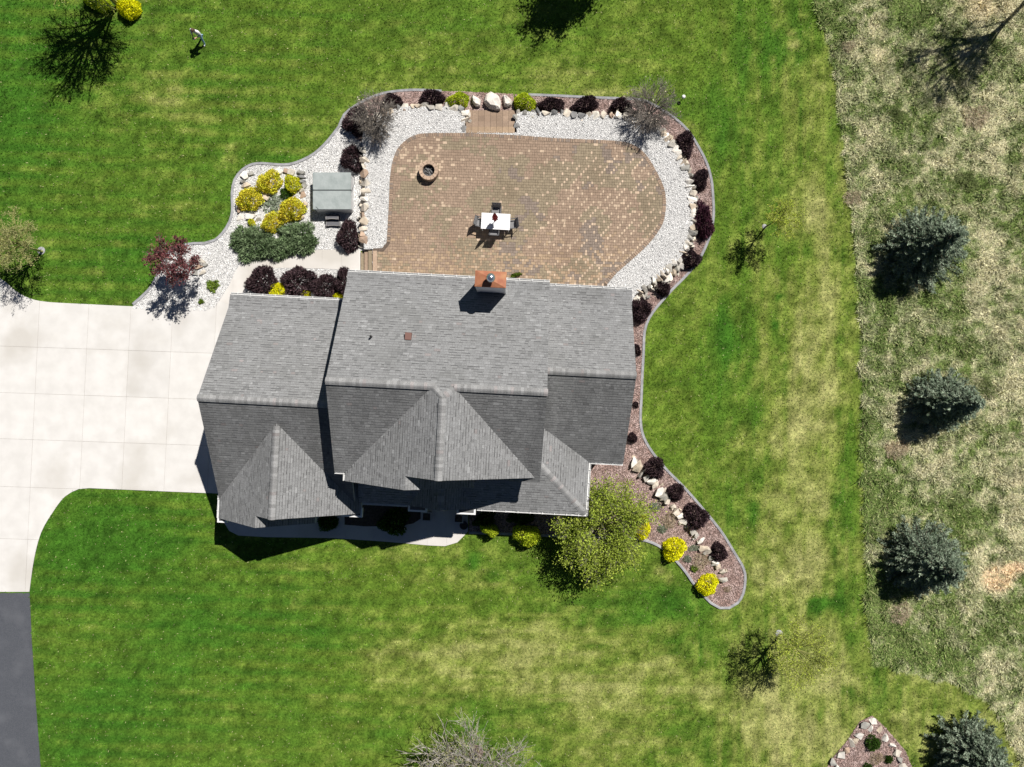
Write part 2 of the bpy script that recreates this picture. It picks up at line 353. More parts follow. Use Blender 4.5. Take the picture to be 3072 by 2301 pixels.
MEADOW = [(2440, -600), (2440, 0), (2500, 200), (2530, 430), (2560, 700), (2580, 1000), (2580, 1300), (2595, 1600), (2605, 1900), (2622, 1990), (2700, 2008), (2790, 2040),
          (2870, 2050), (2950, 2100), (3000, 2170), (3040, 2250), (3072, 2300), (3200, 2600), (6000, 2600), (6000, -600)]
gravel_l, gravel_n = px_path(GRAVEL_L), px_path(GRAVEL_N)
mulch_a, mulch_b, mulch_f, island, asph, meadow = [px_path(p) for p in (MULCH_A, MULCH_B, MULCH_F, ISLAND, ASPH, MEADOW)]
house_fp = [L(u, v)[:2] for u, v in ((-14.6, 3.5), (-8, 3.5), (-8, 4.7), (5.65, 4.8), (5.65, -3.5), (3.85, -3.5), (3.85, -6.2), (-7.9, -6.2), (-7.9, -7.0), (-14.6, -7.5))]
HARD = [drive, walk, front, gravel_l, gravel_n, mulch_a, mulch_b, mulch_f, island, asph, TERRACE_POLY, house_fp]
def hard_mask(x, y):
    m = np.zeros(np.shape(x), bool)
    for p in HARD: m |= inpoly(x, y, p)
    return m

# ------------------------------------------------------------------ lawn and meadow
DRY = [(2430, 1250, 75, 110, .95), (2410, 1050, 45, 120, .65), (2330, 1300, 110, 90, .45), (2350, 1480, 110, 90, .5), (2370, 1690, 140, 100, .75), (2490, 900, 35, 200, .45),
       (2470, 1480, 40, 90, .5), (2500, 1180, 40, 120, .4), (1820, 272, 70, 25, .65), (1680, 225, 160, 40, .4), (2374, 100, 12, 12, 1.1), (2382, 135, 18, 14, 1.0), (2360, 250, 25, 60, .25),
       (1450, 1960, 230, 80, .36), (1650, 1890, 230, 100, .26), (1200, 1960, 140, 50, .3), (1400, 1725, 150, 40, .35), (1240, 1660, 160, 22, .35), (1560, 2060, 200, 70, .35),
       (2450, 2040, 90, 60, .75), (2420, 1900, 70, 40, .5), (2390, 2200, 140, 80, .5), (2200, 2150, 130, 90, .45), (2000, 1990, 180, 90, .35), (2300, 2080, 80, 60, .4),
       (460, 265, 150, 80, .35), (600, 350, 130, 60, .28), (700, 460, 90, 50, .3), (310, 310, 90, 50, .2), (900, 340, 130, 70, .2), (700, 270, 130, 60, .2), (1270, 250, 200, 25, .25),
       (1980, 1712, 24, 14, .8), (2005, 1745, 16, 16, .7), (2260, 700, 30, 160, .2), (2390, 640, 60, 80, .35), (2450, 700, 50, 90, .4), (440, 880, 22, 14, .4), (160, 1800, 60, 200, .15), (1800, 2080, 180, 80, .25)]
LUSH = [(250, 1650, 150, 110, .8), (450, 1600, 150, 90, .6), (60, 250, 150, 220, .5), (480, 780, 220, 90, .55), (2180, 1010, 60, 85, 1.0), (2180, 380, 50, 120, .6), (2070, 300, 100, 60, .4),
        (700, 1850, 350, 150, .45), (2010, 1800, 130, 60, .7), (1850, 1830, 200, 60, .5), (1420, 1690, 22, 40, .9), (1480, 1720, 30, 18, .8), (2270, 1540, 90, 50, .5), (2460, 1810, 60, 22, 1.1),
        (2500, 1600, 25, 200, .5), (2400, 1050, 12, 14, .8), (2325, 975, 12, 10, .9), (2340, 890, 14, 12, .8), (1350, 60, 350, 90, .35), (2300, 150, 120, 120, .35), (2600, 2080, 180, 50, .4), (850, 480, 60, 40, .35), (1000, 1900, 300, 60, .25), (300, 2150, 300, 120, .3)]
TAN = [(2640, 170, 90, 130, .7), (2950, 20, 160, 70, .9), (2990, 1735, 50, 42, 2.2), (3050, 1700, 34, 20, 1.8), (2690, 1340, 45, 22, 1.5), (3050, 1450, 60, 40, .7), (2620, 60, 60, 40, .3), (3000, 500, 120, 200, .5), (2700, 420, 70, 40, .3), (3000, 900, 120, 130, .4)]
MGREEN = [(2740, 330, 70, 60, .8), (2700, 400, 60, 40, .5), (2690, 340, 25, 30, .8), (2920, 530, 35, 30, 1.0), (2700, 40, 80, 50, .6), (2680, 610, 60, 30, .7), (2740, 1030, 120, 60, .5), (2960, 1150, 35, 40, .9), (2990, 920, 50, 40, .6),
          (2750, 1480, 150, 60, .4), (2720, 1950, 100, 60, .6), (2900, 1900, 160, 90, .4), (2850, 1620, 80, 50, .4), (2560, 560, 30, 40, .5), (2980, 1980, 15, 20, .9), (2950, 1080, 100, 60, .5)]
def blobs(px, py, lst):
    t = np.zeros(np.shape(px))
    for x, y, rx, ry, a in lst: t = t + a * np.exp(-((px - x) / rx) ** 2 - ((py - y) / ry) ** 2)
    return t
C_LAWN = np.array([0.086, 0.144, 0.018]); C_LUSH = np.array([0.038, 0.110, 0.011]); C_DRY = np.array([0.34, 0.33, 0.15]); C_YEL = np.array([0.148, 0.186, 0.040])
C_MG = np.array([0.135, 0.190, 0.056]); C_MT = np.array([0.46, 0.44, 0.30]); C_MD = np.array([0.60, 0.48, 0.33]); C_MDK = np.array([0.06, 0.08, 0.03])
def md_mask(x, y):
    wob = (fbm(x, y, .8, 31, 4) - 0.5) * 0.6
    return inpoly(np.asarray(x) + wob, np.asarray(y) + wob * 0.7, meadow)
def ground_color(x, y, fine=True):
    px = np.asarray(x) / (CAM_H / FPX) + CX; py = CY - np.asarray(y) / (CAM_H / FPX)
    # wobble the meadow border
    md = md_mask(x, y)
    n1 = fbm(x, y, 5.0, 1, 4); n2 = fbm(x, y, 1.6, 9, 3); n3 = fbm(x, y, 0.5, 17, 2)
    strk = np.where(px > 2080, fbm(np.asarray(x), np.asarray(y) * .14, .27, 141, 3), fbm(np.asarray(x) * .13, np.asarray(y) + .035 * np.asarray(x), .24, 151, 3)) - .5
    arcs = sum(np.exp(-((np.hypot(px - ax, (py - ay)) - ar) / 5) ** 2) for ax, ay, ar in ((1930, 2040, 55), (1930, 2040, 80), (2440, 1760, 60))) * np.clip(fbm(x, y, 1.2, 171, 2) * 2 - .6, 0, 1)
    stripes = 0.5 + 0.5 * np.sin((py - 0.035 * px) / 43 * 2 * PI) * np.clip(fbm(x, y, 4.0, 191, 2) * 2.2 - .3, 0.2, 1.2)
    leftw = np.clip((1350 - px) / 500, 0, 1); 
    vst = 0.5 + 0.5 * np.sin((px - 0.03 * py) / 88 * 2 * PI); rightw = np.clip((px - 2080) / 100, 0, 1)
    dry = blobs(px, py, DRY) * (0.35 + 0.8 * n2) + np.clip(n1 - 0.50, 0, 1) * 0.45 + (n2 - 0.5) * 0.3 + (n3 - 0.5) * 0.6 - strk * .45 + arcs * .2 + np.clip((px - 2150) / 1200, 0, .22) \
        + np.clip((py - 1700) / 2500, 0, 1) * np.clip((px - 900) / 900, 0, 1) * 0.5 - 0.02
    lush = strk * .7 + blobs(px, py, LUSH) * (0.6 + 0.8 * n2) + np.clip(0.50 - n1, 0, 1) * 1.3 + (stripes - .4) * leftw * 0.5 + vst * rightw * 0.28 + np.clip((1100 - px) / 2200, 0, .35)
    dry = np.clip(dry - 0.35 * lush + .07 * np.clip((px - 2050) / 150, 0, 1) + .12 * np.clip((py - 1750) / 200, 0, 1) * np.clip((px - 900) / 300, 0, 1), 0, 1); lush = np.clip(lush, 0, 1)
    c = C_LAWN * (1 - lush[..., None]) + C_LUSH * lush[..., None]
    yl = np.clip(dry * 2.2, 0, 1)[..., None]; c = c * (1 - yl) + C_YEL * yl
    dd = np.clip((dry - 0.36) * 1.0, 0, 1)[..., None]; c = c * (1 - dd) + C_DRY * dd
    n4 = fbm(x, y, .24, 181, 2)
    c = c * np.clip(1 + (n4 - .5) * 1.0 + (n3 - .5) * .6, .35, 1.8)[..., None]
    t = np.clip(0.24 + (n1 - 0.5) * 1.7 + (n2 - 0.5) * 1.4 + (n3 - 0.5) * 1.2 + (n4 - 0.5) * 1.5 + blobs(px, py, TAN) * 0.7 - blobs(px, py, MGREEN) * 0.6 + np.clip((px - 2600) / 2500, 0, .2), 0, 1)[..., None]
    m = C_MG * (1 - t) + C_MT * t
    bd = np.clip(blobs(px, py, TAN) - 0.55, 0, 1)[..., None] * (0.5 + n2[..., None]); bd = np.clip(bd, 0, 1); m = m * (1 - bd) + C_MD * bd
    dk = np.clip((0.36 - n3) * 4, 0, 1)[..., None] * 0.7; m = m * (1 - dk) + C_MDK * dk
    c = np.where(md[..., None], m, c)
    return c, md
fine_x = np.arange(-33, 33.01, 0.22); fine_y = np.arange(-26, 26.01, 0.22)
outer = np.array([1, 3, 7, 15, 30, 60, 120, 240, 500.0])
gx = np.concatenate([-(outer[::-1]) - 33, fine_x, outer + 33]); gy = np.concatenate([-(outer[::-1]) - 26, fine_y, outer + 26])
X, Y = np.meshgrid(gx, gy); Z = (fbm(X, Y, 1.2, 51, 3) - 0.5) * 0.02 - 0.004
cols, md = ground_color(X.ravel(), Y.ravel())
nx, ny = len(gx), len(gy); I = np.arange(nx * ny).reshape(ny, nx)
quads = np.stack([I[:-1, :-1], I[:-1, 1:], I[1:, 1:], I[1:, :-1]], -1).reshape(-1, 4)
lawn = link('lawn', np_mesh('lawn', np.stack([X.ravel(), Y.ravel(), Z.ravel()], -1), quads, cols, True), MAT['lawn'])
tag(lawn, kind='structure')

def blades(name, n, bounds, keep, length, width, tilt, label, cat, gain=1.25, z=0.0, straw=.05, clump=0, vary=.28):
    x = npr.uniform(bounds[0], bounds[1], n); y = npr.uniform(bounds[2], bounds[3], n)
    k = keep(x, y); x, y = x[k], y[k]
    c, _ = ground_color(x, y); n = len(x)
    a = npr.uniform(0, 2 * PI, n); ln = npr.uniform(*length, n); w = npr.uniform(*width, n); t = npr.uniform(*tilt, n)
    if clump:
        ed = md_mask(x, y) & ~md_mask(x - .35, y + .2); ln = np.where(ed, ln * 1.5, ln)
        cl = fbm(x, y, .55, 131, 3); ln = ln * np.clip(.5 + (cl - .42) * 4, .4, 1.4)
    d = np.stack([np.cos(a) * np.cos(t), np.sin(a) * np.cos(t), np.sin(t)], -1) * ln[:, None]
    s = np.stack([-np.sin(a), np.cos(a), np.zeros(n)], -1) * w[:, None]
    b = np.stack([x, y, np.full(n, z)], -1)
    V = np.stack([b - s, b + s, b + d * 0.6 + s * 0.7, b + d], 1).reshape(-1, 3)
    st_ = (npr.random(n) < straw)[:, None]; c = np.where(st_, c * .45 + np.array([.40, .375, .20]) * .55, c)
    c = np.repeat(c * gain * npr.uniform(1 - vary, 1 + vary, (n, 1)), 4, 0)
    F = np.arange(n * 4).reshape(n, 4)
    o = link(name, np_mesh(name, V, F, c), MAT['blade'])
    return tag(o, label, cat, kind='stuff')
blades('lawn_grass_blades', 260000, (-29.5, 29.5, -22.5, 22.5), lambda x, y: ~hard_mask(x, y) & ~md_mask(x, y), (0.06, 0.12), (0.012, 0.028), (0.25, 1.0),
       'short mown green lawn grass around the house', 'grass')
blades('meadow_grass_tufts', 300000, (15, 30, -22.5, 22.5), lambda x, y: md_mask(x, y) & ~hard_mask(x, y), (0.12, 0.32), (0.012, 0.032), (0.25, 1.1),
       'long rough tan and green meadow grass beyond the mown lawn', 'grass', 1.35, straw=.17, clump=1, vary=.4)

# ------------------------------------------------------------------ paving, beds, gravel
def sheet(name, poly, z0, z1, mat, kind='structure', parent=None, label=None, cat=None):
    o = MB().prism([p[:2] for p in poly], z0, z1).build(name, mat, parent)
    return tag(o, label, cat, kind=kind)
def slabs(name, poly, cells, ztop, base_z, label_col, piece='concrete_slab', gap=0.010, jitter=0.012):
    base = sheet(name, poly, -0.1, base_z, MAT['concrete_joint'])
    r = random.Random(3)
    for cell in cells:
        cx = sum(p[0] for p in cell) / 4; cy = sum(p[1] for p in cell) / 4
        sh = []
        for p in cell:
            d = math.dist(p, (cx, cy)); k = 1 - gap / max(d, .05)
            sh.append((cx + (p[0] - cx) * k, cy + (p[1] - cy) * k))
        q = clip_convex(poly, sh)
        if len(q) < 3 or abs(area(q)) < 0.05: continue
        o = MB().prism(q, -0.05, ztop + r.uniform(-.002, .002)).build(piece, MAT['concrete'], base)
        t = r.uniform(1 - jitter, 1 + jitter) * (.965 if name == 'driveway' and -21 < cx < -15.5 and .5 < cy < 5 else 1); o.color = (t * label_col[0], t * label_col[1] , t * label_col[2], 1)
    return base
hy = [760, 880, 1038, 1177, 1315, 1458, 1614, 1778]; vx = [-420, -180, -35, 115, 263, 389, 515, 645, 800]
def dpt(x0, y0): return P2(x0 - 0.05 * (y0 - 1000), y0 + 0.034 * x0)
cells = [[dpt(vx[i], hy[j]), dpt(vx[i + 1], hy[j]), dpt(vx[i + 1], hy[j + 1]), dpt(vx[i], hy[j + 1])] for i in range(len(vx) - 1) for j in range(len(hy) - 1)]
slabs('driveway', drive, cells, 0.034, 0.022, (1, 1, 1))
wx = [640, 700, 745, 800, 852, 910, 967, 1025, 1090]
cells = [[P2(wx[i], 730), P2(wx[i + 1], 730), P2(wx[i + 1], 930), P2(wx[i], 930)] for i in range(len(wx) - 1)]
slabs('garden_walkway', walk, cells, 0.042, 0.030, (1.0, .985, .97))
wx = [640, 705, 790, 870, 945, 1030, 1115, 1200, 1275, 1333, 1420]
cells = [[P2(wx[i], 1440), P2(wx[i + 1], 1440), P2(wx[i + 1] + 10, 1700), P2(wx[i] + 10, 1700)] for i in range(len(wx) - 1)]
slabs('front_walkway', front, cells, 0.034, 0.022, (.93, .91, .9))
sheet('asphalt_road', asph, -0.1, 0.02, MAT['asphalt'])
gl = sheet('gravel_bed', gravel_l, -0.1, 0.024, MAT['gravel_base'])
gn = sheet('gravel_strip', gravel_n, -0.1, 0.020, MAT['gravel_base'])
ma = sheet('mulch_bed', mulch_a, -0.1, 0.028, MAT['mulch_base'])
mb = sheet('mulch_border', mulch_b, -0.1, 0.026, MAT['mulch_base'])
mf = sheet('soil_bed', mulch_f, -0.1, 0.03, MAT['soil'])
mi_ = sheet('mulch_island', island, -0.1, 0.024, MAT['mulch_base'])
terr = sheet('gravel_terrace', TERRACE_POLY, -0.1, TZ - 0.03, MAT['gravel_base'])

def scatter(poly, n, excl=()):
    xs = [p[0] for p in poly]; ys = [p[1] for p in poly]
    x = npr.uniform(min(xs), max(xs), n); y = npr.uniform(min(ys), max(ys), n)
    k = inpoly(x, y, poly) & (np.abs(x) < 30) & (np.abs(y) < 23.5)
    for e in excl: k &= ~inpoly(x, y, e)
    return x[k], y[k]
OCT = np.array([[1, 0, 0], [-1, 0, 0], [0, 1, 0], [0, -1, 0], [0, 0, 1], [0, 0, -1]], float)
OCF = np.array([[0, 2, 4], [2, 1, 4], [1, 3, 4], [3, 0, 4], [2, 0, 5], [1, 2, 5], [3, 1, 5], [0, 3, 5]])
def pebbles(name, x, y, z, size, mat, parent, label, flat=0.6):
    n = len(x)
    V = OCT[None] + npr.normal(0, 0.22, (n, 6, 3)); s = npr.uniform(*size, (n, 1, 1)); V = V * s
    V[:, :, 2] *= flat; V[:, :, 0] *= npr.uniform(.8, 1.4, (n, 1))
    a = npr.uniform(0, 2 * PI, n); ca, sa = np.cos(a)[:, None], np.sin(a)[:, None]
    vx_, vy_ = V[:, :, 0] * ca - V[:, :, 1] * sa, V[:, :, 0] * sa + V[:, :, 1] * ca
    V = np.stack([vx_ + x[:, None], vy_ + y[:, None], V[:, :, 2] + z], -1).reshape(-1, 3)
    F = (OCF[None] + (np.arange(n) * 6)[:, None, None]).reshape(-1, 3)
    o = link(name, np_mesh(name, V, F), mat, parent); return tag(o, label, kind='stuff')
def gravel(poly, n, z, parent, excl=()):
    x, y = scatter(poly, n, excl); k = npr.random(len(x)) < 0.89
    pebbles('white_pebbles', x[k], y[k], z, (0.017, 0.031), MAT['pebble'], parent, 'white limestone pebbles')
    pebbles('grey_pebbles', x[~k], y[~k], z, (0.018, 0.036), MAT['pebble_grey'], parent, 'grey pebbles among the white ones')
gravel(TERRACE_POLY, 115000, TZ - 0.018, terr, [patio])
gravel(gravel_l, 120000, 0.036, gl, [TERRACE_POLY, walk])
gravel(gravel_n, 10000, 0.032, gn, [house_fp, walk])
def chips(poly, n, z, parent, excl=(), mat='mulch_chip'):
    x, y = scatter(poly, n, excl); n = len(x)
    a = npr.uniform(0, 2 * PI, n); ln = npr.uniform(.02, .05, n); w = npr.uniform(.008, .02, n); t = npr.normal(0, .35, n); r = npr.normal(0, .35, n)
    d = np.stack([np.cos(a) * np.cos(t), np.sin(a) * np.cos(t), np.sin(t)], -1) * ln[:, None]
    s = np.stack([-np.sin(a) * np.cos(r), np.cos(a) * np.cos(r), np.sin(r)], -1) * w[:, None]
    b = np.stack([x, y, npr.uniform(z + .012, z + .03, n)], -1)
    V = np.stack([b - d - s, b + d - s, b + d + s, b - d + s], 1).reshape(-1, 3)
    o = link('mulch_chips', np_mesh('mulch_chips', V, np.arange(n * 4).reshape(n, 4)), MAT[mat], parent)
    return tag(o, 'shredded reddish bark mulch', kind='stuff')
chips(mulch_a, 26000, 0.03, ma, [TERRACE_POLY]); chips(mulch_b, 230000, 0.028, mb, [TERRACE_POLY, house_fp]); chips(island, 14000, 0.026, mi_)

def sweep(name, path, w, h, mat, label, cat, z=0.0):
    prof = [(-w / 2, -0.05), (-w / 2, h * .75), (-w * .32, h), (w * .1, h), (w * .16, h * .86), (w * .24, h), (w * .38, h), (w / 2, h * .75), (w / 2, -0.05)]
    mb_ = MB(); vs = []; n = len(path)
    for i, p in enumerate(path):
        q0, q1 = path[max(0, i - 1)], path[min(n - 1, i + 1)]; dx, dy = q1[0] - q0[0], q1[1] - q0[1]; l = math.hypot(dx, dy) or 1
        nx_, ny_ = -dy / l, dx / l
        for a, b in prof: vs.append((p[0] + nx_ * a, p[1] + ny_ * a, z + b))
    k = len(prof); fs = [(i * k + j, i * k + j + 1, (i + 1) * k + j + 1, (i + 1) * k + j) for i in range(n - 1) for j in range(k - 1)]
    fs += [tuple(range(k))[::-1], tuple((n - 1) * k + j for j in range(k))]
    mb_.add(vs, fs)
    return tag(mb_.build(name, mat), label, cat)
sweep('landscape_edging', edge_l, 0.15, 0.085, MAT['kerb'], 'curved grey concrete edging round the white gravel hot tub bed', 'edging')
sweep('landscape_edging', edge_r, 0.15, 0.085, MAT['kerb'], 'long grey concrete edging round the mulch border right of the patio', 'edging')

# ------------------------------------------------------------------ patio pavers
patio_base = sheet('patio', patio, -0.08, TZ - 0.014, MAT['paver_joint'])
def inset_poly(poly, d):
    if area(poly) < 0: poly = poly[::-1]
    n = len(poly); out = []
    for i in range(n):
        p0, p1, p2 = poly[i - 1], poly[i], poly[(i + 1) % n]
        e1 = (p1[0] - p0[0], p1[1] - p0[1]); e2 = (p2[0] - p1[0], p2[1] - p1[1])
        l1 = math.hypot(*e1) or 1; l2 = math.hypot(*e2) or 1
        nx_ = -e1[1] / l1 - e2[1] / l2; ny_ = e1[0] / l1 + e2[0] / l2; l = math.hypot(nx_, ny_) or 1
        c = max(0.4, (nx_ * (-e1[1] / l1) + ny_ * (e1[0] / l1)) / l)
        out.append((p1[0] + nx_ / l * d / c, p1[1] + ny_ / l * d / c))
    return out
patio_s = smooth_path(patio[2:28], 0.3) + patio[28:] + patio[:2]
field_poly = inset_poly(patio_s, 0.20)
FAM = [np.array(lin(180, 156, 135, .61)), np.array(lin(173, 157, 132, .58)), np.array(lin(163, 147, 134, .58))]
CREAM = np.array(lin(216, 192, 166, .70)); GOLDP = np.array(lin(194, 168, 140, .62))
def paver_color(x, y, small, r):
    n = float(fbm(x, y, 1.5, 71, 3)); n2 = float(fbm(x, y, 1.1, 81, 3))
    px = x / .0189 + CX; py = CY - y / .0189
    f = 0 if n > 0.50 else (1 if n2 > 0.46 else 2)
    if px < 1500 and f == 2: f = 0 if r.random() < .6 else 1
    c = FAM[f] * r.uniform(.90, 1.09)
    if py > 760 and r.random() < .38: c = GOLDP * r.uniform(.85, 1.1)
    if py > 700 and r.random() < .12: c = GOLDP * r.uniform(.85, 1.1)
    w = max(0, min(1, (px - 1600) / 160)) * max(0, min(1, (py - 440) / 60))
    if small and r.random() < .62 * w: c = CREAM * r.uniform(.9, 1.08)
    elif px < 1330 and py < 540 and r.random() < (.30 if not small else .1): c = CREAM * r.uniform(.85, 1.0)
    elif r.random() < .035: c = CREAM * r.uniform(.8, 1.0)
    return tuple(float(q) for q in c)
rp = random.Random(5)
ra = math.radians(-1.8); rc, rs = math.cos(ra), math.sin(ra)
def rot(p): return (p[0] * rc - p[1] * rs, p[0] * rs + p[1] * rc)
fl = [(p[0] * rc + p[1] * rs, -p[0] * rs + p[1] * rc) for p in field_poly]
fx = [p[0] for p in fl]; fy = [p[1] for p in fl]
ROW = 0.155; GAP = 0.012; UNIT = [0.255, 0.115, 0.155]
full = []; part = []
y0 = min(fy); row = 0
while y0 < max(fy):
    x0 = min(fx) - 0.6 + ((row * 0.135) % 0.525); k = 0; row += 1
    while x0 < max(fx):
        w = UNIT[k % 3]; k += 1
        rect = [(x0 + GAP / 2, y0 + GAP / 2), (x0 + w - GAP / 2, y0 + GAP / 2), (x0 + w - GAP / 2, y0 + ROW - GAP / 2), (x0 + GAP / 2, y0 + ROW - GAP / 2)]
        rx = np.array([q[0] for q in rect]); ry = np.array([q[1] for q in rect]); ins = inpoly(rx, ry, fl)
        cxy = rot((x0 + w / 2, y0 + ROW / 2))
        if ins.all(): full.append((cxy, w, rect))
        elif ins.any(): part.append((cxy, w, rect))
        x0 += w
    y0 += ROW
wall_hide = [L(u, v)[:2] for u, v in ((-9, 4.95), (7, 5.1), (7, -5), (-9, -5))]
vis = [i for i, f in enumerate(full) if not inpoly(np.array([f[0][0]]), np.array([f[0][1]]), wall_hide)[0]]
# the largest pavers (the wide ones), the nearest to the lens first
big = sorted([i for i in vis if full[i][1] > 0.2], key=lambda i: math.hypot(*full[i][0]))
single = set(big[:300])
wide = MB().box((0, 0, -0.02), (0.255 - GAP, ROW - GAP, 0.05), bottom=False).mesh('paver')
wide.materials.append(MAT['paver_o'])
mbp = MB()
for i, (c, w, rect) in enumerate(full):
    col = paver_color(c[0], c[1], w < .13, rp); dz = rp.uniform(-.003, .003)
    if i in single:
        o = link('paver', wide, None, patio_base, (c[0], c[1], TZ - 0.005 + dz)); o.rotation_euler = (0, 0, ra); o.color = (*col, 1)
    else: mbp.box((c[0], c[1], TZ - 0.025 + dz), (w - GAP, ROW - GAP, 0.05), ra, col, bottom=False)
for c, w, rect in part:
    q = clip_convex(fl, rect)
    if len(q) > 2 and abs(area(q)) > .001: mbp.prism([rot(p) for p in q], TZ - .04, TZ + rp.uniform(-.003, .003), paver_color(c[0], c[1], w < .13, rp))
o = mbp.build('pavers', MAT['paver'], patio_base, useattr=True); tag(o, 'smaller and farther tan pavers of the patio', kind='stuff')
# border of soldier-course bricks along the curved edge
path = smooth_path(patio[2:28], 0.02); d = 0; last = None; mbs = MB(); nb = 0
soldier = MB().box((0, 0, -0.02), (0.112 - .01, 0.19, 0.05), bottom=False).mesh('border_brick'); soldier.materials.append(MAT['paver_o'])
bb = []
for i in range(1, len(path)):
    d += math.dist(path[i - 1], path[i])
    if d >= 0.112:
        d = 0; t = (path[i][0] - path[i - 1][0], path[i][1] - path[i - 1][1]); l = math.hypot(*t); n_ = (t[1] / l, -t[0] / l)
        bb.append((path[i][0] + n_[0] * .098, path[i][1] + n_[1] * .098, math.atan2(t[1], t[0])))
for k, (x, y, a) in enumerate(bb):
    col = FAM[0] * rp.uniform(.85, 1.15) if rp.random() < .7 else FAM[2] * rp.uniform(.9, 1.1)
    o = link('border_brick', soldier, None, patio_base, (x, y, TZ + rp.uniform(-.006, .0))); o.rotation_euler = (0, 0, a); o.color = (*[float(q) for q in col], 1)

# steps
st = empty('patio_steps', P(1100, 790, 0), 'four brown block steps from the concrete walkway up to the patio', 'steps')
def wbox(name, x0, x1, y0, y1, z0, z1, mat, parent, col=None, h=None):
    a = P2(x0, y0, z1 if h is None else h); b = P2(x1, y1, z1 if h is None else h)
    pl = parent.location if parent else (0, 0, 0)
    o = MB().box(((a[0] + b[0]) / 2 - pl[0], (a[1] + b[1]) / 2 - pl[1], (z0 + z1) / 2 - pl[2]), (abs(b[0] - a[0]), abs(b[1] - a[1]), z1 - z0)).build(name, mat, parent)
    if col is not None: o.color = (*[float(q) for q in col], 1)
    return o
for i, (xa, xb) in enumerate(((1081.5, 1093), (1093, 1105), (1105, 1118), (1118, 1131))):
    t_ = wbox('step_tread', xa, 1131, 752 if i else 757, 905, -0.05 if i == 0 else .12 * i + .002, .12 * (i + 1) + (0.006 if i == 3 else 0), MAT['paver_o'], st, (FAM[0] if i % 2 else FAM[1]) * (1.05 if i < 3 else 1.35))
wbox('step_edge', 1077, 1081, 752, 815, -.05, .05, MAT['concrete'], st, (1.1, 1.1, 1.1))
gs = empty('garden_steps', P(1470, 365, 0), 'wide brown block steps between the two golden shrubs above the patio', 'steps')
for i in range(4):
    ya, yb = 402 - i * 18.7, 402 - (i + 1) * 18.7
    zt = TZ - 0.005 - i * 0.115
    tr = wbox('step_course', 1398, 1544.4, ya, yb, -.05, zt - .012, MAT['paver_joint'], gs, h=TZ * .6)
    for k in range(8):
        x0 = 1398 + k * 18.3
        c = (GOLDP if i == 0 else FAM[0]) * rp.uniform(.86, 1.12)
        b_ = wbox('step_block', x0 + .4, x0 + 17.9, ya - .4, yb + .4, zt - .1, zt, MAT['paver_o'], gs, c, h=TZ * .6); b_.parent = tr

# ------------------------------------------------------------------ stones
def stone_mesh(seed):
    r = random.Random(seed); bm = bmesh.new()
    for k in range(11):
        v = Vector((r.gauss(0, 1), r.gauss(0, 1), r.gauss(0, 1))).normalized()
        v = Vector((math.copysign(abs(v.x) ** .7, v.x), math.copysign(abs(v.y) ** .7, v.y), math.copysign(abs(v.z) ** .55, v.z)))
        bm.verts.new(v * r.uniform(.42, .55))
    res = bmesh.ops.convex_hull(bm, input=bm.verts)
    for v in [e for e in bm.verts if not e.link_faces]: bm.verts.remove(v)
    me = bpy.data.meshes.new('stone'); bm.to_mesh(me); bm.free(); me.materials.append(MAT['stone']); return me
STONES = [stone_mesh(i) for i in range(14)]
SCOL = [lin(205, 198, 186, .78), lin(225, 220, 212, .85), lin(170, 168, 162, .7), lin(150, 150, 150, .65), lin(190, 165, 145, .7), lin(210, 195, 175, .75), lin(232, 226, 214, .88), lin(215, 205, 190, .8), lin(180, 176, 168, .75)]
rst = random.Random(17)
def stone(parent, x, y, z, sx, sy, sz, rz=None, col=None, name='stone'):
    o = link(name, rst.choice(STONES), None, parent)
    pl = parent.location if parent else Vector((0, 0, 0))
    o.location = (x - pl[0], y - pl[1], z - pl[2]); o.scale = (sx, sy, sz)
    o.rotation_euler = (rst.uniform(-.15, .15), rst.uniform(-.15, .15), rst.uniform(0, 2 * PI) if rz is None else rz)
    c = col or rst.choice(SCOL); k = rst.uniform(.88, 1.1); o.color = (c[0] * k, c[1] * k, c[2] * k, 1); return o
def stone_wall(name, path, label, z, step, size, rows=1, spread=0.0, height=0.5, pal=None, outward=1):
    root = empty(name, (path[0][0], path[0][1], 0), label, 'stone wall')
    for rw in range(rows):
        d = step * (0.5 if rw % 2 else .9); acc = 0
        for i in range(1, len(path)):
            acc += math.dist(path[i - 1], path[i])
            if acc >= d:
                acc = 0; t = (path[i][0] - path[i - 1][0], path[i][1] - path[i - 1][1]); l = math.hypot(*t) or 1
                n_ = (-t[1] / l * outward, t[0] / l * outward); off = rw * spread + rst.uniform(-.05, .05)
                s1 = step * rst.uniform(.7, 1.35); s2 = size * rst.uniform(.8, 1.3); hh = height * rst.uniform(.8, 1.15)
                zz = z - rw * height * .55
                stone(root, path[i][0] + n_[0] * off, path[i][1] + n_[1] * off, zz, s1, s2, hh, math.atan2(t[1], t[0]) + rst.uniform(-.3, .3), SCOL[rst.choice(pal)] if pal else None)
                if rst.random() < .7:
                    o2 = rst.uniform(-.28, .28); stone(root, path[i][0] + n_[0] * (off + o2), path[i][1] + n_[1] * (off + o2), zz - .04, rst.uniform(.16, .3), rst.uniform(.14, .26), hh * .8, None, SCOL[rst.choice(pal)] if pal else None)
                d = step * rst.uniform(.7, 1.05)
    return root
fine = lambda pts, h: smooth_path(px_path(pts, h), 0.03)
stone_wall('stone_retaining_wall', fine(WALL_L[:6], .4), 'field stone retaining wall beside the hot tub gravel, left of the patio', .36, .48, .52, 2, .12, .5, [0, 1, 7, 8, 5, 4])
stone_wall('stone_retaining_wall', fine(WALL_L[6:], .4), 'low grey stone wall curving to the left of the garden steps', .36, .46, .46, 1, .13, .52)
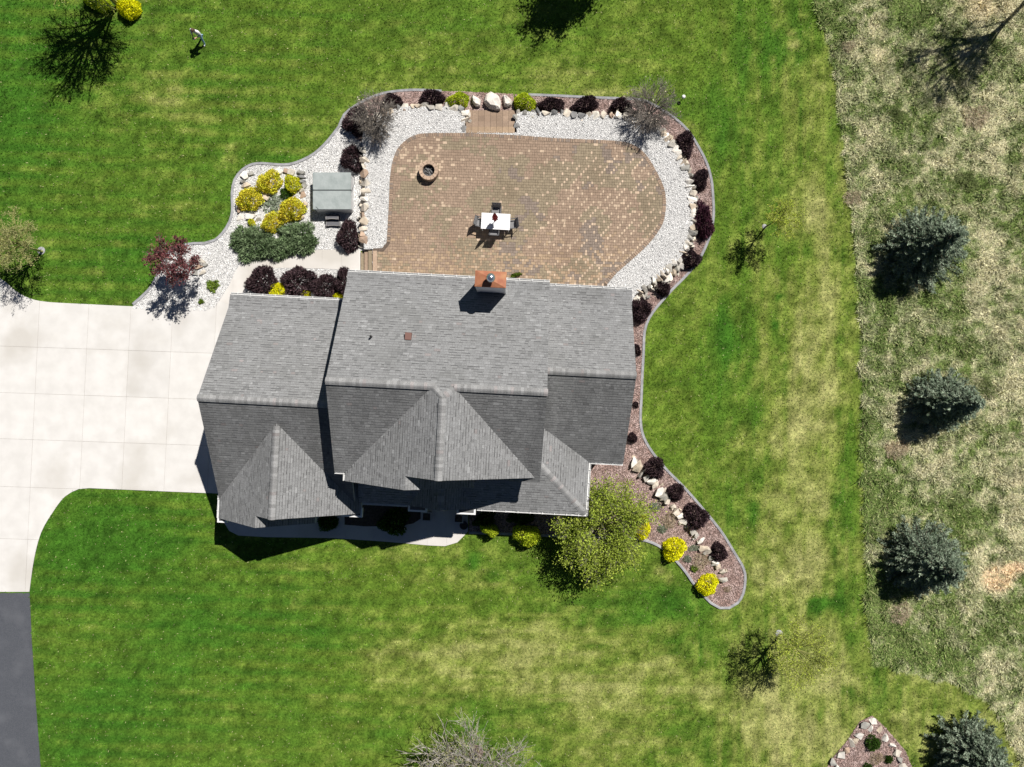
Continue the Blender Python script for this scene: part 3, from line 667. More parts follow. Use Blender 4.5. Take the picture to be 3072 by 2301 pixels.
stone_wall('stone_retaining_wall', fine(WALL_R[:7], .4), 'low grey stone wall running right from the garden steps', .36, .44, .44, 1, .13, .52)
stone_wall('stone_retaining_wall', fine(WALL_R[6:14], .4), 'curved pale stone wall on the right side of the patio gravel', .36, .36, .56, 2, .17, .5, [0, 1, 5, 7, 8, 2])
stone_wall('stone_retaining_wall', fine(WALL_R[13:], .4), 'tumbled pale stone wall running to the house corner, right of the patio', .38, .36, .52, 3, .30, .46, [0, 1, 5, 7, 8, 2, 6])
stone_wall('stone_border', fine([(1884, 1376), (1905, 1392), (1930, 1420), (1955, 1446), (1982, 1480), (2005, 1504)], .1), 'large cream stones in the mulch border near the house corner', .16, .40, .66, 2, .20, .55, [1, 7, 7, 8, 5])
stone_wall('stone_border', fine([(2008, 1508), (2033, 1540), (2052, 1569), (2077, 1595), (2098, 1616), (2115, 1645), (2134, 1672), (2162, 1713), (2174, 1750)], .1), 'line of narrow cream stones down the lower mulch border', .13, .38, .50, 1, .15, .42, [1, 7, 8, 5])
b_ = empty('stone_border', P(2616, 2150), 'pale stones edging the small mulch island at bottom right', 'stone border')
for x, y, s_, c in ((2620, 2163, 24, 1), (2594, 2176, 30, 2), (2610, 2185, 20, 1), (2638, 2187, 22, 5), (2577, 2206, 26, 1), (2656, 2213, 24, 1), (2553, 2230, 28, 0), (2570, 2222, 20, 5), (2677, 2237, 22, 1),
                 (2692, 2260, 26, 0), (2540, 2250, 20, 4), (2522, 2265, 28, 1), (2702, 2280, 22, 2), (2710, 2298, 24, 0), (2500, 2288, 26, 2), (2512, 2300, 20, 1), (2716, 2320, 24, 2), (2488, 2312, 26, 5)):
    q = P(x, y, .1); stone(b_, q[0], q[1], .08, s_ * .0205, s_ * .017, .3, None, SCOL[c])
b_ = empty('rock_garden_stones', P(800, 580), 'mixed pale and tan stones ringing the golden shrub rock garden', 'stones')
for x, y, sx, sy, c in ((733, 527, 27, 27, 1), (752, 521, 22, 15, 2), (728, 543, 18, 14, 2), (838, 514, 26, 17, 1), (858, 513, 16, 16, 4), (874, 517, 26, 22, 0), (903, 517, 30, 14, 2), (905, 529, 28, 10, 3), (908, 544, 22, 12, 3),
                        (915, 557, 18, 26, 2), (905, 571, 20, 12, 0), (909, 588, 20, 28, 4), (799, 593, 24, 22, 5), (915, 612, 16, 22, 5), (837, 634, 12, 24, 5), (716, 628, 12, 26, 4), (722, 655, 24, 28, 1), (752, 650, 34, 22, 1), (775, 660, 20, 16, 0), (725, 575, 18, 14, 1), (738, 555, 30, 16, 5), (905, 650, 22, 16, 5), (770, 690, 30, 12, 1), (800, 690, 22, 12, 0)):
    q = P(x, y, .1); stone(b_, q[0], q[1], .09, sx * .0195, sy * .0195, .3, rst.uniform(-.3, .3), SCOL[c])
b_ = empty('stone_cluster', P(605, 800), 'heap of grey flat stones beside the purple leaved tree', 'stones')
for x, y, sx, sy, c in ((600, 782, 34, 18, 0), (612, 793, 26, 14, 2), (596, 800, 34, 14, 4), (585, 817, 22, 18, 2), (605, 818, 26, 12, 0), (575, 790, 22, 20, 2), (590, 775, 20, 14, 2)):
    q = P(x, y, .1); stone(b_, q[0], q[1], .09, sx * .02, sy * .02, .26, rst.uniform(-.6, .6), SCOL[c])
def boulder(outline, hh, label):
    cx = sum(p[0] for p in outline) / len(outline); cy = sum(p[1] for p in outline) / len(outline); c = P(cx, cy, hh * .6); R = random.Random(int(cx))
    base = [(P2(x, y, hh * .6)[0] - c[0], P2(x, y, hh * .6)[1] - c[1]) for x, y in outline]; n = len(base); vs = []
    for k, z in ((1.0, -.05), (1.05, hh * .35), (.97, hh * .72), (.72, hh)):
        for i in range(n): vs.append((base[i][0] * k * R.uniform(.97, 1.03), base[i][1] * k * R.uniform(.97, 1.03), z + (R.uniform(-.05, .05) if z > 0 else 0)))
    vs.append((R.uniform(-.05, .05), R.uniform(-.05, .05), hh * 1.06)); t = 4 * n
    fs = [(a * n + i, a * n + (i + 1) % n, (a + 1) * n + (i + 1) % n, (a + 1) * n + i) for a in range(3) for i in range(n)] + [(3 * n + i, 3 * n + (i + 1) % n, t) for i in range(n)]
    if area(base) < 0: fs = [f[::-1] for f in fs]
    o = MB().add(vs, fs).build('boulder', MAT['stone'], None, loc=(c[0], c[1], .02)); o.color = (*lin(232, 224, 216, .78), 1)
    return tag(o, label, 'boulder', 'white boulders above the garden steps')
boulder([(1472, 275), (1493, 285), (1498, 293), (1503, 307), (1500, 328), (1490, 328), (1469, 323), (1461, 315), (1453, 305), (1457, 285)], .5, 'largest white boulder standing at the top of the garden steps')
boulder([(1417, 284), (1431, 293), (1443, 301), (1440, 318), (1428, 318), (1418, 307), (1415, 294)], .38, 'small white pointed boulder left of the largest boulder above the steps')
boulder([(1510, 285), (1519, 286), (1529, 295), (1538, 305), (1533, 315), (1522, 320), (1514, 317), (1511, 298)], .38, 'white flaky boulder right of the largest boulder above the steps')

# ------------------------------------------------------------------ the house
house = empty('house', (0, 0, 0), 'large grey shingled house with several gables, a copper capped chimney and white gutters', 'house')
PITCH = 0.145
PLANES = {  # block: list of convex polygons (u, v, h)
 'garage': [
  [(-15, 3.21, 3.63), (-15, -1.47, 6.87), (-7.9, -1.47, 6.87), (-7.9, 3.21, 3.63)],
  [(-15, 3.90, 3.50), (-15, 3.21, 3.63), (-7.9, 3.21, 3.63), (-7.9, 3.90, 3.50)],
  [(-15, -6.83, 3.51), (-7.9, -6.83, 3.51), (-7.9, -1.47, 6.87), (-15, -1.47, 6.87)],
  [(-15, -7.25, 3.5), (-11.37, -7.25, 6.21), (-11.37, -2.2, 6.21), (-15, -2.2, 3.5)],
  [(-15, -7.85, 3.5), (-12.41, -7.85, 5.434), (-12.41, -7.25, 5.434), (-15, -7.25, 3.5)],
  [(-11.37, -7.25, 6.21), (-7.6, -7.25, 3.4), (-7.6, -2.2, 3.4), (-11.37, -2.2, 6.21)],
  [(-12.41, -7.85, 5.434), (-9.9, -7.85, 3.56), (-9.9, -6.7, 3.56), (-12.41, -6.7, 5.434)]],
 'main': [
  [(-8.42, 4.6, 5.72), (-8.42, -.32, 8.85), (1.61, -.32, 8.85), (1.61, 4.6, 5.72)],
  [(-8.42, 5.12, 5.6), (-8.42, 4.6, 5.72), (1.61, 4.6, 5.72), (1.61, 5.12, 5.6)],
  [(-3.59, -.32, 8.85), (-3.07, -.823, 9.17), (-2.57, -.32, 8.85)],
  [(-8.42, -4.74, 6.2), (1.61, -4.74, 6.2), (1.61, -.32, 8.85), (-8.42, -.32, 8.85)],
  [(-7.89, -4.52, 6.2), (-3.07, -4.52, 9.17), (-3.07, -.823, 9.17), (-3.59, -.32, 8.85), (-7.89, -.32, 6.2)],
  [(-7.89, -5.17, 6.2), (-4.7, -5.17, 8.166), (-4.7, -4.52, 8.166), (-7.89, -4.52, 6.2)],
  [(-4.7, -5.17, 8.166), (-1.6, -5.17, 6.26), (-1.6, -4.1, 6.26), (-4.7, -4.1, 8.166)],
  [(-3.07, -4.52, 9.17), (1.55, -4.52, 6.2), (1.55, -.32, 6.2), (-2.572, -.32, 8.85), (-3.07, -.823, 9.17)]],
 'wing': [
  [(1.2, 4.28, 3.69), (1.2, .7, 6.2), (6.04, .7, 6.2), (6.04, 4.28, 3.69)],
  [(1.2, 5.25, 3.5), (1.2, 4.28, 3.69), (6.04, 4.28, 3.69), (6.04, 5.25, 3.5)],
  [(1.2, -3.89, 3.5), (6.04, -3.89, 3.5), (6.04, .7, 6.2), (1.2, .7, 6.2)]],
 'porch': [
  [(-7.7, -6.65, 3.5), (4.23, -6.65, 3.5), (1.78, -4.2, 4.48), (-7.7, -4.2, 4.48)],
  [(4.23, -6.65, 3.5), (4.23, -2.0, 3.5), (1.2, -2.0, 4.712), (1.2, -3.62, 4.712)],
  [(-5.06, -6.67, 3.5), (-3.33, -6.67, 4.54), (-3.33, -4.2, 4.54), (-5.06, -4.2, 3.5)],
  [(-3.33, -6.67, 4.54), (-1.59, -6.67, 3.5), (-1.59, -4.2, 3.5), (-3.33, -4.2, 4.54)]]}
def plane_eq(p):
    a, b, c = Vector(p[0]), Vector(p[1]), Vector(p[2]); n = (b - a).cross(c - a)
    if n.z < 0: n = -n
    return -n.x / n.z, -n.y / n.z, a.z + n.x / n.z * a.x + n.y / n.z * a.y, n.normalized()
ALL = []
for bk, pl in PLANES.items():
    for poly in pl:
        if area(poly) < 0: poly = poly[::-1]
        ALL.append((bk, poly, plane_eq(poly)))
def in_convex(u, v, poly):
    for i in range(len(poly)):
        a, b = poly[i], poly[(i + 1) % len(poly)]
        if (b[0] - a[0]) * (v - a[1]) - (b[1] - a[1]) * (u - a[0]) < 0: return False
    return True
def roof_h(u, v, skip=None):
    h = -1
    for k, (bk, poly, eq) in enumerate(ALL):
        if k != skip and in_convex(u, v, poly): h = max(h, eq[0] * u + eq[1] * v + eq[2])
    return h
rs_ = random.Random(23)
tabs = []      # (block, corners_world[4+], normal, tone)
LABEL = {'garage': 'grey shingled garage roof with a front gable', 'main': 'grey shingled two storey main roof with a wide front gable', 'wing': 'grey shingled roof of the right wing', 'porch': 'grey shingled porch roof with a hipped right corner'}
ROOF = {}
for bk in PLANES:
    deck = MB()
    for (b2, poly, eq) in ALL:
        if b2 != bk: continue
        n = len(poly); top = [L(*p) for p in poly]; bot = [L(p[0], p[1], p[2] - .17) for p in poly]
        deck.add(top + bot, [tuple(range(n))], None, 0)
        b0 = len(deck.v) - 2 * n
        deck.f.append(tuple(b0 + n + i for i in range(n - 1, -1, -1))); deck.mi.append(1)
        for i in range(n):
            j = (i + 1) % n; deck.f.append((b0 + j, b0 + i, b0 + n + i, b0 + n + j)); deck.mi.append(1)
    ROOF[bk] = deck.build('roof', [MAT['underlay'], MAT['trim']], house); tag(ROOF[bk], LABEL[bk])
for pi, (bk, poly, (gu, gv, g0, nrm)) in enumerate(ALL):
    g = math.hypot(gu, gv); ux, uy = gu / g, gv / g          # upslope direction in plan
    ex, ey = uy, -ux                                           # course direction
    run = PITCH / math.sqrt(1 + g * g)
    q = [(p[0] * ex + p[1] * ey, p[0] * ux + p[1] * uy) for p in poly]
    if area(q) < 0: q = q[::-1]
    s0, s1 = min(p[1] for p in q), max(p[1] for p in q); t0, t1 = min(p[0] for p in q), max(p[0] for p in q)
    y = s0 - .02; rowi = 0
    while y < s1:
        x = t0 - rs_.uniform(0, .3); rowi += 1
        while x < t1:
            w = rs_.choice((.12, .16, .20, .25, .30)); cut = rs_.random() < .24
            y_lo = y + (run * rs_.uniform(.26, .36) if cut else 0.013)
            rect = [(x + .003, y_lo), (x + w - .003, y_lo), (x + w - .003, y + run), (x + .003, y + run)]
            x += w
            c = clip_convex(rect, q) if not all(in_convex(p[0], p[1], q) for p in rect) else rect
            if len(c) < 3 or abs(area(c)) < 2e-4: continue
            mx = sum(p[0] for p in c) / len(c); my = sum(p[1] for p in c) / len(c)
            U, V_ = mx * ex + my * ux, mx * ey + my * uy
            h = gu * U + gv * V_ + g0
            if roof_h(U, V_, pi) > h + .06: continue
            th = .008 if cut else .016
            patch = float(fbm(U, V_, 2.2, 91, 2)); tone = .212 * rs_.uniform(.91, 1.09) * (.93 + .14 * patch)
            if gv > .5: tone *= .52 + .40 * float(fbm(U, V_ * .14, .55, 97, 3))   # front slopes: shade painted into the tone, mixed with algae streaks running down
            if rs_.random() < .08: tone *= rs_.uniform(.78, .88)
            if rs_.random() < .05: tone *= 1.2
            col = (tone * .99, tone, tone * 1.01)
            if rs_.random() < .006: col = (tone * 1.08, tone * .99, tone * .98)
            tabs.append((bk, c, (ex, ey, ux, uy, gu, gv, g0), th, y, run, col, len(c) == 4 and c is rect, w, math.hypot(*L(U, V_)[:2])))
        y += run
fullt = sorted([i for i, t in enumerate(tabs) if t[7] and t[8] > .28 and t[3] > .01], key=lambda i: -tabs[i][5] * tabs[i][8] / (CAM_H - 6) + tabs[i][9] * 1e-4)
# the 300 that show largest: wide uncut tabs on the high main roof
cand = [i for i in fullt if tabs[i][0] == 'main'][:300]; single = set(cand)
smesh = {}
MBS = {bk: MB() for bk in PLANES}
for i, (bk, c, fr, th, y, run, col, whole, w, dist) in enumerate(tabs):
    ex, ey, ux, uy, gu, gv, g0 = fr
    def pt(p, lift):
        U, V_ = p[0] * ex + p[1] * ux, p[0] * ey + p[1] * uy
        return L(U, V_, gu * U + gv * V_ + g0 + lift)
    n = len(c); liftf = lambda p: .003 + th * max(0.15, 1 - (p[1] - y) / run * .85)
    top = [pt(p, liftf(p)) for p in c]; bot = [pt(p, -.004) for p in c]
    if i in single:
        # shared mesh: local frame at tab centre
        A = Vector(pt(((c[0][0] + c[1][0]) / 2, c[0][1]), 0)); B = Vector(pt(((c[0][0] + c[1][0]) / 2, c[2][1]), 0)); E = (Vector(pt(c[1], 0)) - Vector(pt(c[0], 0))).normalized()
        D = (B - A).normalized(); Nn = E.cross(D).normalized()
        if Nn.z < 0: Nn = -Nn; E = -E
        key = round(w, 2)
        if key not in smesh:
            ln = (B - A).length; W = (key - .006) / 2
            v = [(-W, 0, -.004), (W, 0, -.004), (W, ln, -.004), (-W, ln, -.004), (-W, 0, .018), (W, 0, .018), (W, ln, .006), (-W, ln, .006)]
            me = bpy.data.meshes.new('shingle'); me.from_pydata(v, [], [(4, 5, 6, 7), (0, 1, 5, 4), (1, 2, 6, 5), (2, 3, 7, 6), (3, 0, 4, 7)]); me.materials.append(MAT['shingle_o']); smesh[key] = me
        o = link('shingle', smesh[key], None, ROOF[bk]); o.matrix_basis = Matrix(((E.x, D.x, Nn.x, A.x), (E.y, D.y, Nn.y, A.y), (E.z, D.z, Nn.z, A.z), (0, 0, 0, 1)))
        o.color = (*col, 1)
    else:
        fs = [tuple(range(n))] + [((k + 1) % n, k, n + k, n + (k + 1) % n) for k in range(n)]
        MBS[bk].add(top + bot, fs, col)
for bk, m_ in MBS.items():
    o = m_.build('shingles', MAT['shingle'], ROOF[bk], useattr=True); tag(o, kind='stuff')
# ridge and hip caps, one piece after another
cap_me = {}
def ridge(bk, a, b, wid=.17, lift=.05, slope=.6):
    A, B = Vector(L(*a)), Vector(L(*b)); D = (B - A); ln = D.length; D.normalize(); S = D.cross(Vector((0, 0, 1))).normalized(); Nn = S.cross(D)
    if bk not in cap_me:
        me = bpy.data.meshes.new('ridge_cap'); Lc = .185; sl = slope
        pr = [(-wid, -wid * sl - .01), (-wid, -wid * sl + .022), (-wid * .4, -wid * .4 * sl * .75 + .022), (0, .018), (wid * .4, -wid * .4 * sl * .75 + .022), (wid, -wid * sl + .022), (wid, -wid * sl - .01)]
        v = [(x, 0, z + .014) for x, z in pr] + [(x, Lc, z) for x, z in pr]; k = len(pr)
        me.from_pydata(v, [], [(i, i + 1, k + i + 1, k + i) for i in range(k - 1)] + [tuple(range(k))[::-1], tuple(k + i for i in range(k))]); me.materials.append(MAT['shingle_o']); cap_me[bk] = me
    n = int(ln / .15); 
    for i in range(n):
        p = A + D * (i * ln / n); p.z += lift + rs_.uniform(0, .006)
        o = link('ridge_cap', cap_me[bk], None, ROOF[bk])
        o.matrix_basis = Matrix(((S.x, D.x, Nn.x, p.x), (S.y, D.y, Nn.y, p.y), (S.z, D.z, Nn.z, p.z), (0, 0, 0, 1)))
        t = .235 * rs_.uniform(.76, 1.16); o.color = (t, t, t, 1) if rs_.random() > .08 else (t * 1.06, t * .99, t * .98, 1)
ridge('garage', (-15.0, -1.47, 6.87), (-8.05, -1.47, 6.87)); ridge('main', (-8.42, -.32, 8.85), (-3.5, -.32, 8.85)); ridge('main', (-2.6, -.32, 8.85), (1.61, -.32, 8.85))
ridge('main', (-3.55, -.36, 8.86), (-3.07, -.80, 9.15), lift=.02); ridge('main', (-2.61, -.36, 8.86), (-3.07, -.80, 9.15), lift=.02)
ridge('main', (-3.07, -4.52, 9.17), (-3.07, -.85, 9.17)); ridge('garage', (-11.37, -7.25, 6.21), (-11.37, -2.7, 6.21)); ridge('wing', (6.04, .7, 6.2), (1.65, .7, 6.2))
ridge('porch', (4.2, -6.62, 3.51), (1.7, -4.12, 4.51), lift=.0, slope=.35); ridge('porch', (-3.33, -6.67, 4.54), (-3.33, -4.4, 4.54), lift=.02)

# walls
def wall_box(u0, u1, v0, v1, h0, h1, name='wall', mat='siding', parent=None):
    c = [L(u0, v0), L(u1, v0), L(u1, v1), L(u0, v1)]
    return MB().prism([p[:2] for p in c], h0, h1, bottom=True).build(name, MAT[mat], parent or house)
def gable(axis, at, a, apex, b, base, thick=.15):
    """thin triangular wall; axis 'u' = plane at constant u, profile in (v,h)"""
    pts = [a, apex, b, (b[0], base), (a[0], base)]; vs = []
    for d in (0, thick):
        for p in pts: vs.append(L(at + d, p[0], p[1]) if axis == 'u' else L(p[0], at + d, p[1]))
    n = len(pts); fs = [tuple(range(n)), tuple(range(2 * n - 1, n - 1, -1))] + [(i, (i + 1) % n, n + (i + 1) % n, n + i) for i in range(n)]
    return MB().add(vs, fs).build('gable_wall', MAT['siding'], house)
wall_box(-8.0, 1.25, -4.3, 4.72, -.1, 5.55); wall_box(-14.6, -8.02, -6.4, 3.5, -.1, 3.38); wall_box(-14.6, -10.3, -7.45, -6.42, -.1, 3.36); wall_box(-10.28, -7.95, -6.9, -6.42, -.1, 3.3)
wall_box(1.27, 5.65, -3.5, 4.85, -.1, 3.4); wall_box(-7.93, -5.0, -6.2, -4.32, -.1, 3.4); wall_box(-1.65, 3.85, -6.2, -4.32, -.1, 3.4); wall_box(1.27, 3.85, -4.3, -3.52, -.1, 3.4); wall_box(-7.5, -1.9, -4.88, -4.32, 3.4, 6.1)
gable('u', -8.0, (4.6, 5.52), (-.32, 8.64), (-4.3, 6.25), 5.4); gable('u', 1.1, (4.6, 5.52), (-.32, 8.64), (-4.3, 6.25), 5.4)
gable('u', -14.6, (3.2, 3.42), (-1.47, 6.65), (-6.4, 3.55), 3.3); gable('u', 5.5, (4.3, 3.45), (.7, 6.0), (-3.5, 3.5), 3.3)
gable('v', -6.95, (-14.6, 3.55), (-11.37, 6.0), (-7.95, 3.4), 3.2); gable('v', -7.5, (-14.6, 3.55), (-12.41, 5.22), (-10.3, 3.6), 3.2)
gable('v', -4.32, (-7.5, 6.2), (-3.07, 8.95), (1.2, 6.2), 6.0); gable('v', -4.92, (-7.5, 6.2), (-4.7, 7.95), (-1.9, 6.2), 6.0); gable('v', -6.35, (-4.8, 3.42), (-3.33, 4.32), (-1.85, 3.42), 3.3)
# doors and windows that a slightly different view would catch
def opening(kind, axis, at, c, w, h0, h1, sign):
    """a window or door with frame and panes on a wall face; axis = wall normal"""
    def bx(a0, a1, z0, z1, d0, d1, name, mat, par):
        x0, x1 = sorted((at + sign * d0, at + sign * d1))
        if axis == 'u': return wall_box(x0, x1, a0, a1, z0, z1, name, mat, par)
        return wall_box(a0, a1, x0, x1, z0, z1, name, mat, par)
    f = bx(c - w / 2, c + w / 2, h0, h1, .003, .06, kind, 'trim', house)
    if kind == 'window':
        for s in (-1, 1): bx(c + s * w / 4 - w * .2, c + s * w / 4 + w * .2, h0 + .08, h1 - .08, .05, .066, 'pane', 'glass', f)
    elif kind == 'garage_door':
        n = 4; hh = (h1 - h0 - .1) / n
        for k in range(n): bx(c - w / 2 + .1, c + w / 2 - .1, h0 + k * hh + .015, h0 + (k + 1) * hh - .015, .05, .075, 'panel', 'door', f)
    else: bx(c - w / 2 + .1, c + w / 2 - .1, h0 + .03, h1 - .1, .05, .068, 'door_leaf', 'glass' if kind == 'patio_door' else 'door', f)
for c in (-4.9, -1.6, 1.7): opening('garage_door', 'u', -14.6, c, 2.6, .05, 2.4, -1)
for c in (-6.5, -4.5, .3): opening('window', 'v', 4.72, c, 1.2, 3.6, 4.9, 1); 
opening('patio_door', 'v', 4.72, -4.6, 1.9, .5, 2.6, 1); opening('window', 'v', 4.72, -6.9, 1.0, 1.2, 2.5, 1)
for c in (2.6, 4.5): opening('window', 'v', 4.85, c, 1.2, 1.2, 2.5, 1)
for c in (-13.4, -11.6): opening('window', 'v', -7.45, c, 1.0, 1.1, 2.5, -1)
for c in (-.2, 1.6): opening('window', 'v', -6.2, c, 1.2, 1.0, 2.6, -1)
opening('front_door', 'v', -4.3, -3.33, 1.2, .1, 2.4, -1); opening('window', 'u', 5.65, .7, 1.2, 1.1, 2.5, 1)
for u in (-4.75, -1.9):
    q = L(u, -6.35, 0); MB().lathe((q[0], q[1], .03), [(.13, 0), (.13, .2), (.1, .25), (.09, 3.2), (.13, 3.25), (.13, 3.4)], 12).build('column', MAT['trim'], house)

# gutters with hangers
def gutter(pts, mat='trim', hang=.62):
    """pts: list of (u, v, h) along the eave, channel lies to the left of travel"""
    prof = [(0, -.015), (0, -.10), (.09, -.10), (.105, .0), (.088, .0), (.075, -.085), (.012, -.085), (.012, -.015)]
    W = [Vector(L(*p)) for p in pts]; n = len(W); vs = []
    for i in range(n):
        ds = []
        if i: ds.append((W[i] - W[i - 1]).normalized())
        if i < n - 1: ds.append((W[i + 1] - W[i]).normalized())
        nn = [Vector((-d.y, d.x, 0)).normalized() for d in ds]
        m_ = nn[0] if len(nn) == 1 else (nn[0] + nn[1]) / max(.3, 1 + nn[0].dot(nn[1]))
        for a, b in prof: vs.append(W[i] + m_ * a + Vector((0, 0, b)))
    k = len(prof); fs = [(i * k + j, i * k + (j + 1) % k, (i + 1) * k + (j + 1) % k, (i + 1) * k + j) for i in range(n - 1) for j in range(k)]
    fs += [tuple(range(k))[::-1], tuple((n - 1) * k + j for j in range(k))]
    g_ = MB().add(vs, fs).build('gutter', MAT[mat], house)
    for i in range(n - 1):
        D = W[i + 1] - W[i]; ln = D.length; D.normalize(); S = Vector((-D.y, D.x, 0)); m = int(ln / hang)
        for j in range(m):
            p = W[i] + D * ((j + .6) * ln / m) + S * .055
            MB().box((p.x, p.y, p.z + .004), (.03, .13, .012), math.atan2(D.y, D.x)).build('gutter_hanger', MAT[mat], g_)
    return g_
gutter([(-8.45, 3.90, 3.47), (-15.0, 3.90, 3.47)][::-1]); gutter([(-8.42, 5.12, 5.57), (1.61, 5.12, 5.57)]); gutter([(1.65, 5.25, 3.47), (6.04, 5.25, 3.47)])
gutter([(6.04, -3.89, 3.47), (4.26, -3.89, 3.47), (4.23, -6.65, 3.47), (-1.5, -6.65, 3.47)]); gutter([(-5.15, -6.65, 3.47), (-7.55, -6.65, 3.47)]); gutter([(-7.55, -6.75, 3.36), (-7.55, -7.2, 3.36)][::-1])
gutter([(-15.0, -7.85, 3.47), (-15.0, -6.6, 3.47)]); gutter([(-7.92, -4.74, 6.17), (-8.42, -4.74, 6.17)]); gutter([(-7.89, -5.17, 6.17), (-7.89, -4.78, 6.17)])
def cornice(u0, u1, v0, v1, h):
    c = wall_box(u0, u1, v0, v1, h - .2, h, 'cornice_return', 'trim')
    wall_box(u0 + .1, u1 - .1, v0 + .1, v1, h - .02, h + .02, 'shingle_cap', 'underlay', c)
cornice(-15.06, -14.55, -8.08, -7.5, 3.5); cornice(-8.6, -7.5, -7.45, -6.96, 3.4); cornice(-5.1, -4.1, -6.98, -6.4, 3.5); cornice(-2.55, -1.55, -6.98, -6.4, 3.5)

# chimney, vents
ch = wall_box(-1.90, -.56, 4.41, 5.05, -.1, 8.2, 'chimney', 'chase')
for (u, v) in ((-1.88, 4.43), (-.58, 4.43), (-1.88, 5.03), (-.58, 5.03)): wall_box(u - .05, u + .05, v - .05, v + .05, .0, 8.19, 'corner_trim', 'trim', ch)
cu, cv = -1.23, 4.73
vs = [L(u, v, 8.2) for u, v in ((-1.95, 4.36), (-.51, 4.36), (-.51, 5.10), (-1.95, 5.10))] + [L(u, v, 8.30) for u, v in ((-1.95, 4.36), (-.51, 4.36), (-.51, 5.10), (-1.95, 5.10))] + [L(cu - .15, cv - .1, 8.40), L(cu + .15, cv - .1, 8.40), L(cu + .15, cv + .1, 8.40), L(cu - .15, cv + .1, 8.40)]
cap = MB().add(vs, [(0, 1, 5, 4), (1, 2, 6, 5), (2, 3, 7, 6), (3, 0, 4, 7), (4, 5, 9, 8), (5, 6, 10, 9), (6, 7, 11, 10), (7, 4, 8, 11), (8, 9, 10, 11), (3, 2, 1, 0)]).build('chimney_cap', MAT['copper'], ch)
tag(cap, 'orange brown copper chimney cap')
q = L(cu + .02, cv, 8.38); fl_ = MB()
fl_.lathe(q, [(.09, 0), (.09, .28), (.13, .30), (.20, .34), (.21, .40), (.18, .48), (.12, .54), (.05, .57), (.01, .575)], 20)
tag(fl_.build('flue_cap', MAT['steel'], ch, smooth=True), 'round shiny steel flue cap')
def on_roof(px, py):
    h = 7.0
    for _ in range(30):
        x, y, _z = P(px, py, h); u = x * HC - y * HS; v = x * HS + y * HC; h = roof_h(u, v)
    return x, y, h
x, y, h = on_roof(1226, 1009)
vb = MB().box((x, y, h + .06), (.30, .34, .26), -HA).build('roof_vent', MAT['vent_brown'], house); tag(vb, 'square brown roof vent')
x, y, h = on_roof(1115, 1010)
MB().lathe((x, y, h - .1), [(.05, 0), (.05, .42), (.035, .42), (.035, .2)], 10).build('vent_pipe', MAT['dark_pipe'], house)
# planters and pot at the entry
for u, lab in ((-4.42, 'square dark planter with a pale rim left of the shaded front entry'), (-2.61, 'square dark planter with a pale rim right of the shaded front entry')):
    q = L(u, -7.77, .034); pl = empty('square_planter', q, lab, 'planter', 'planters at the front entry', -HA)
    MB().prism([(-.22, -.22), (.22, -.22), (.22, .22), (-.22, .22)], 0, .46, bottom=True).build('planter_body', MAT['pot'], pl)
    rm = MB()
    for a, b in (((0, .23), (.52, .05)), ((0, -.23), (.52, .05))): rm.box((a[0], a[1], .48), (b[0], b[1], .05))
    for a, b in (((.235, 0), (.05, .41)), ((-.235, 0), (.05, .41))): rm.box((a[0], a[1], .48), (b[0], b[1], .05))
    rm.build('rim', MAT['planter_rim'], pl); MB().box((0, 0, .465), (.40, .40, .02)).build('soil', MAT['soil'], pl)
q = P(1393, 1572); pt_ = empty('round_pot', (q[0], q[1], .034), 'round dark pot on the shaded front walk', 'pot')
MB().lathe((0, 0, 0), [(.15, 0), (.22, .35), (.24, .38), (.24, .42), (.20, .42), (.19, .36)], 18).build('pot_body', MAT['pot'], pt_); MB().lathe((0, 0, .3), [(.185, 0), (.19, .05), (.01, .07)], 14).build('soil', MAT['soil'], pt_)

# ------------------------------------------------------------------ plants
def leaf_quads(C, D, ln, wd, jit=0.3, curl=0.0):
    """quads at points C along directions D"""
    n = len(C); D = D + npr.normal(0, jit, (n, 3)); D /= np.linalg.norm(D, axis=1)[:, None] + 1e-9
    S = np.cross(D, npr.normal(0, 1, (n, 3))); S /= np.linalg.norm(S, axis=1)[:, None] + 1e-9
    ln = npr.uniform(*ln, (n, 1)); wd = npr.uniform(*wd, (n, 1))
    V = np.stack([C - D * ln * .5, C + S * wd * .5, C + D * ln * .5, C - S * wd * .5], 1).reshape(-1, 3)
    return V, np.arange(n * 4).reshape(n, 4)
def dome_dirs(n, up=-0.15):
    d = npr.normal(0, 1, (int(n * 2.6), 3)); d /= np.linalg.norm(d, axis=1)[:, None]; d = d[d[:, 2] > up][:n]
    return d
def dome_mesh(name, n, ln, wd, mat, lumps=9, lump=.16, rmin=.55, jit=.5, shell=2.2, radial=1.0):
    """unit dome, radius 1, height 1"""
    d = dome_dirs(n); n = len(d)
    k = npr.normal(0, 1, (lumps, 3)); k[:, 2] = np.abs(k[:, 2]); k /= np.linalg.norm(k, axis=1)[:, None]
    b = np.max(d @ k.T, axis=1); az = np.arctan2(d[:, 1], d[:, 0]); wob = 1 + .09 * np.sin(2 * az + k[0, 0] * 9) + .07 * np.sin(3 * az + k[1, 1] * 9) + .05 * np.sin(5 * az + k[2, 0] * 9); r = (1 - lump + lump * np.clip((b - .6) / .4, 0, 1) * 1.6) * (rmin + (1 - rmin) * npr.random(n) ** (1 / shell))
    C = d * (r * wob)[:, None]; C[:, 2] = np.abs(C[:, 2])
    V, F = leaf_quads(C, d * radial + np.array([0, 0, .25]), ln, wd, jit)
    V[:, 2] = np.maximum(V[:, 2], .01)
    me = np_mesh(name, V, F); me.materials.append(mat); return me
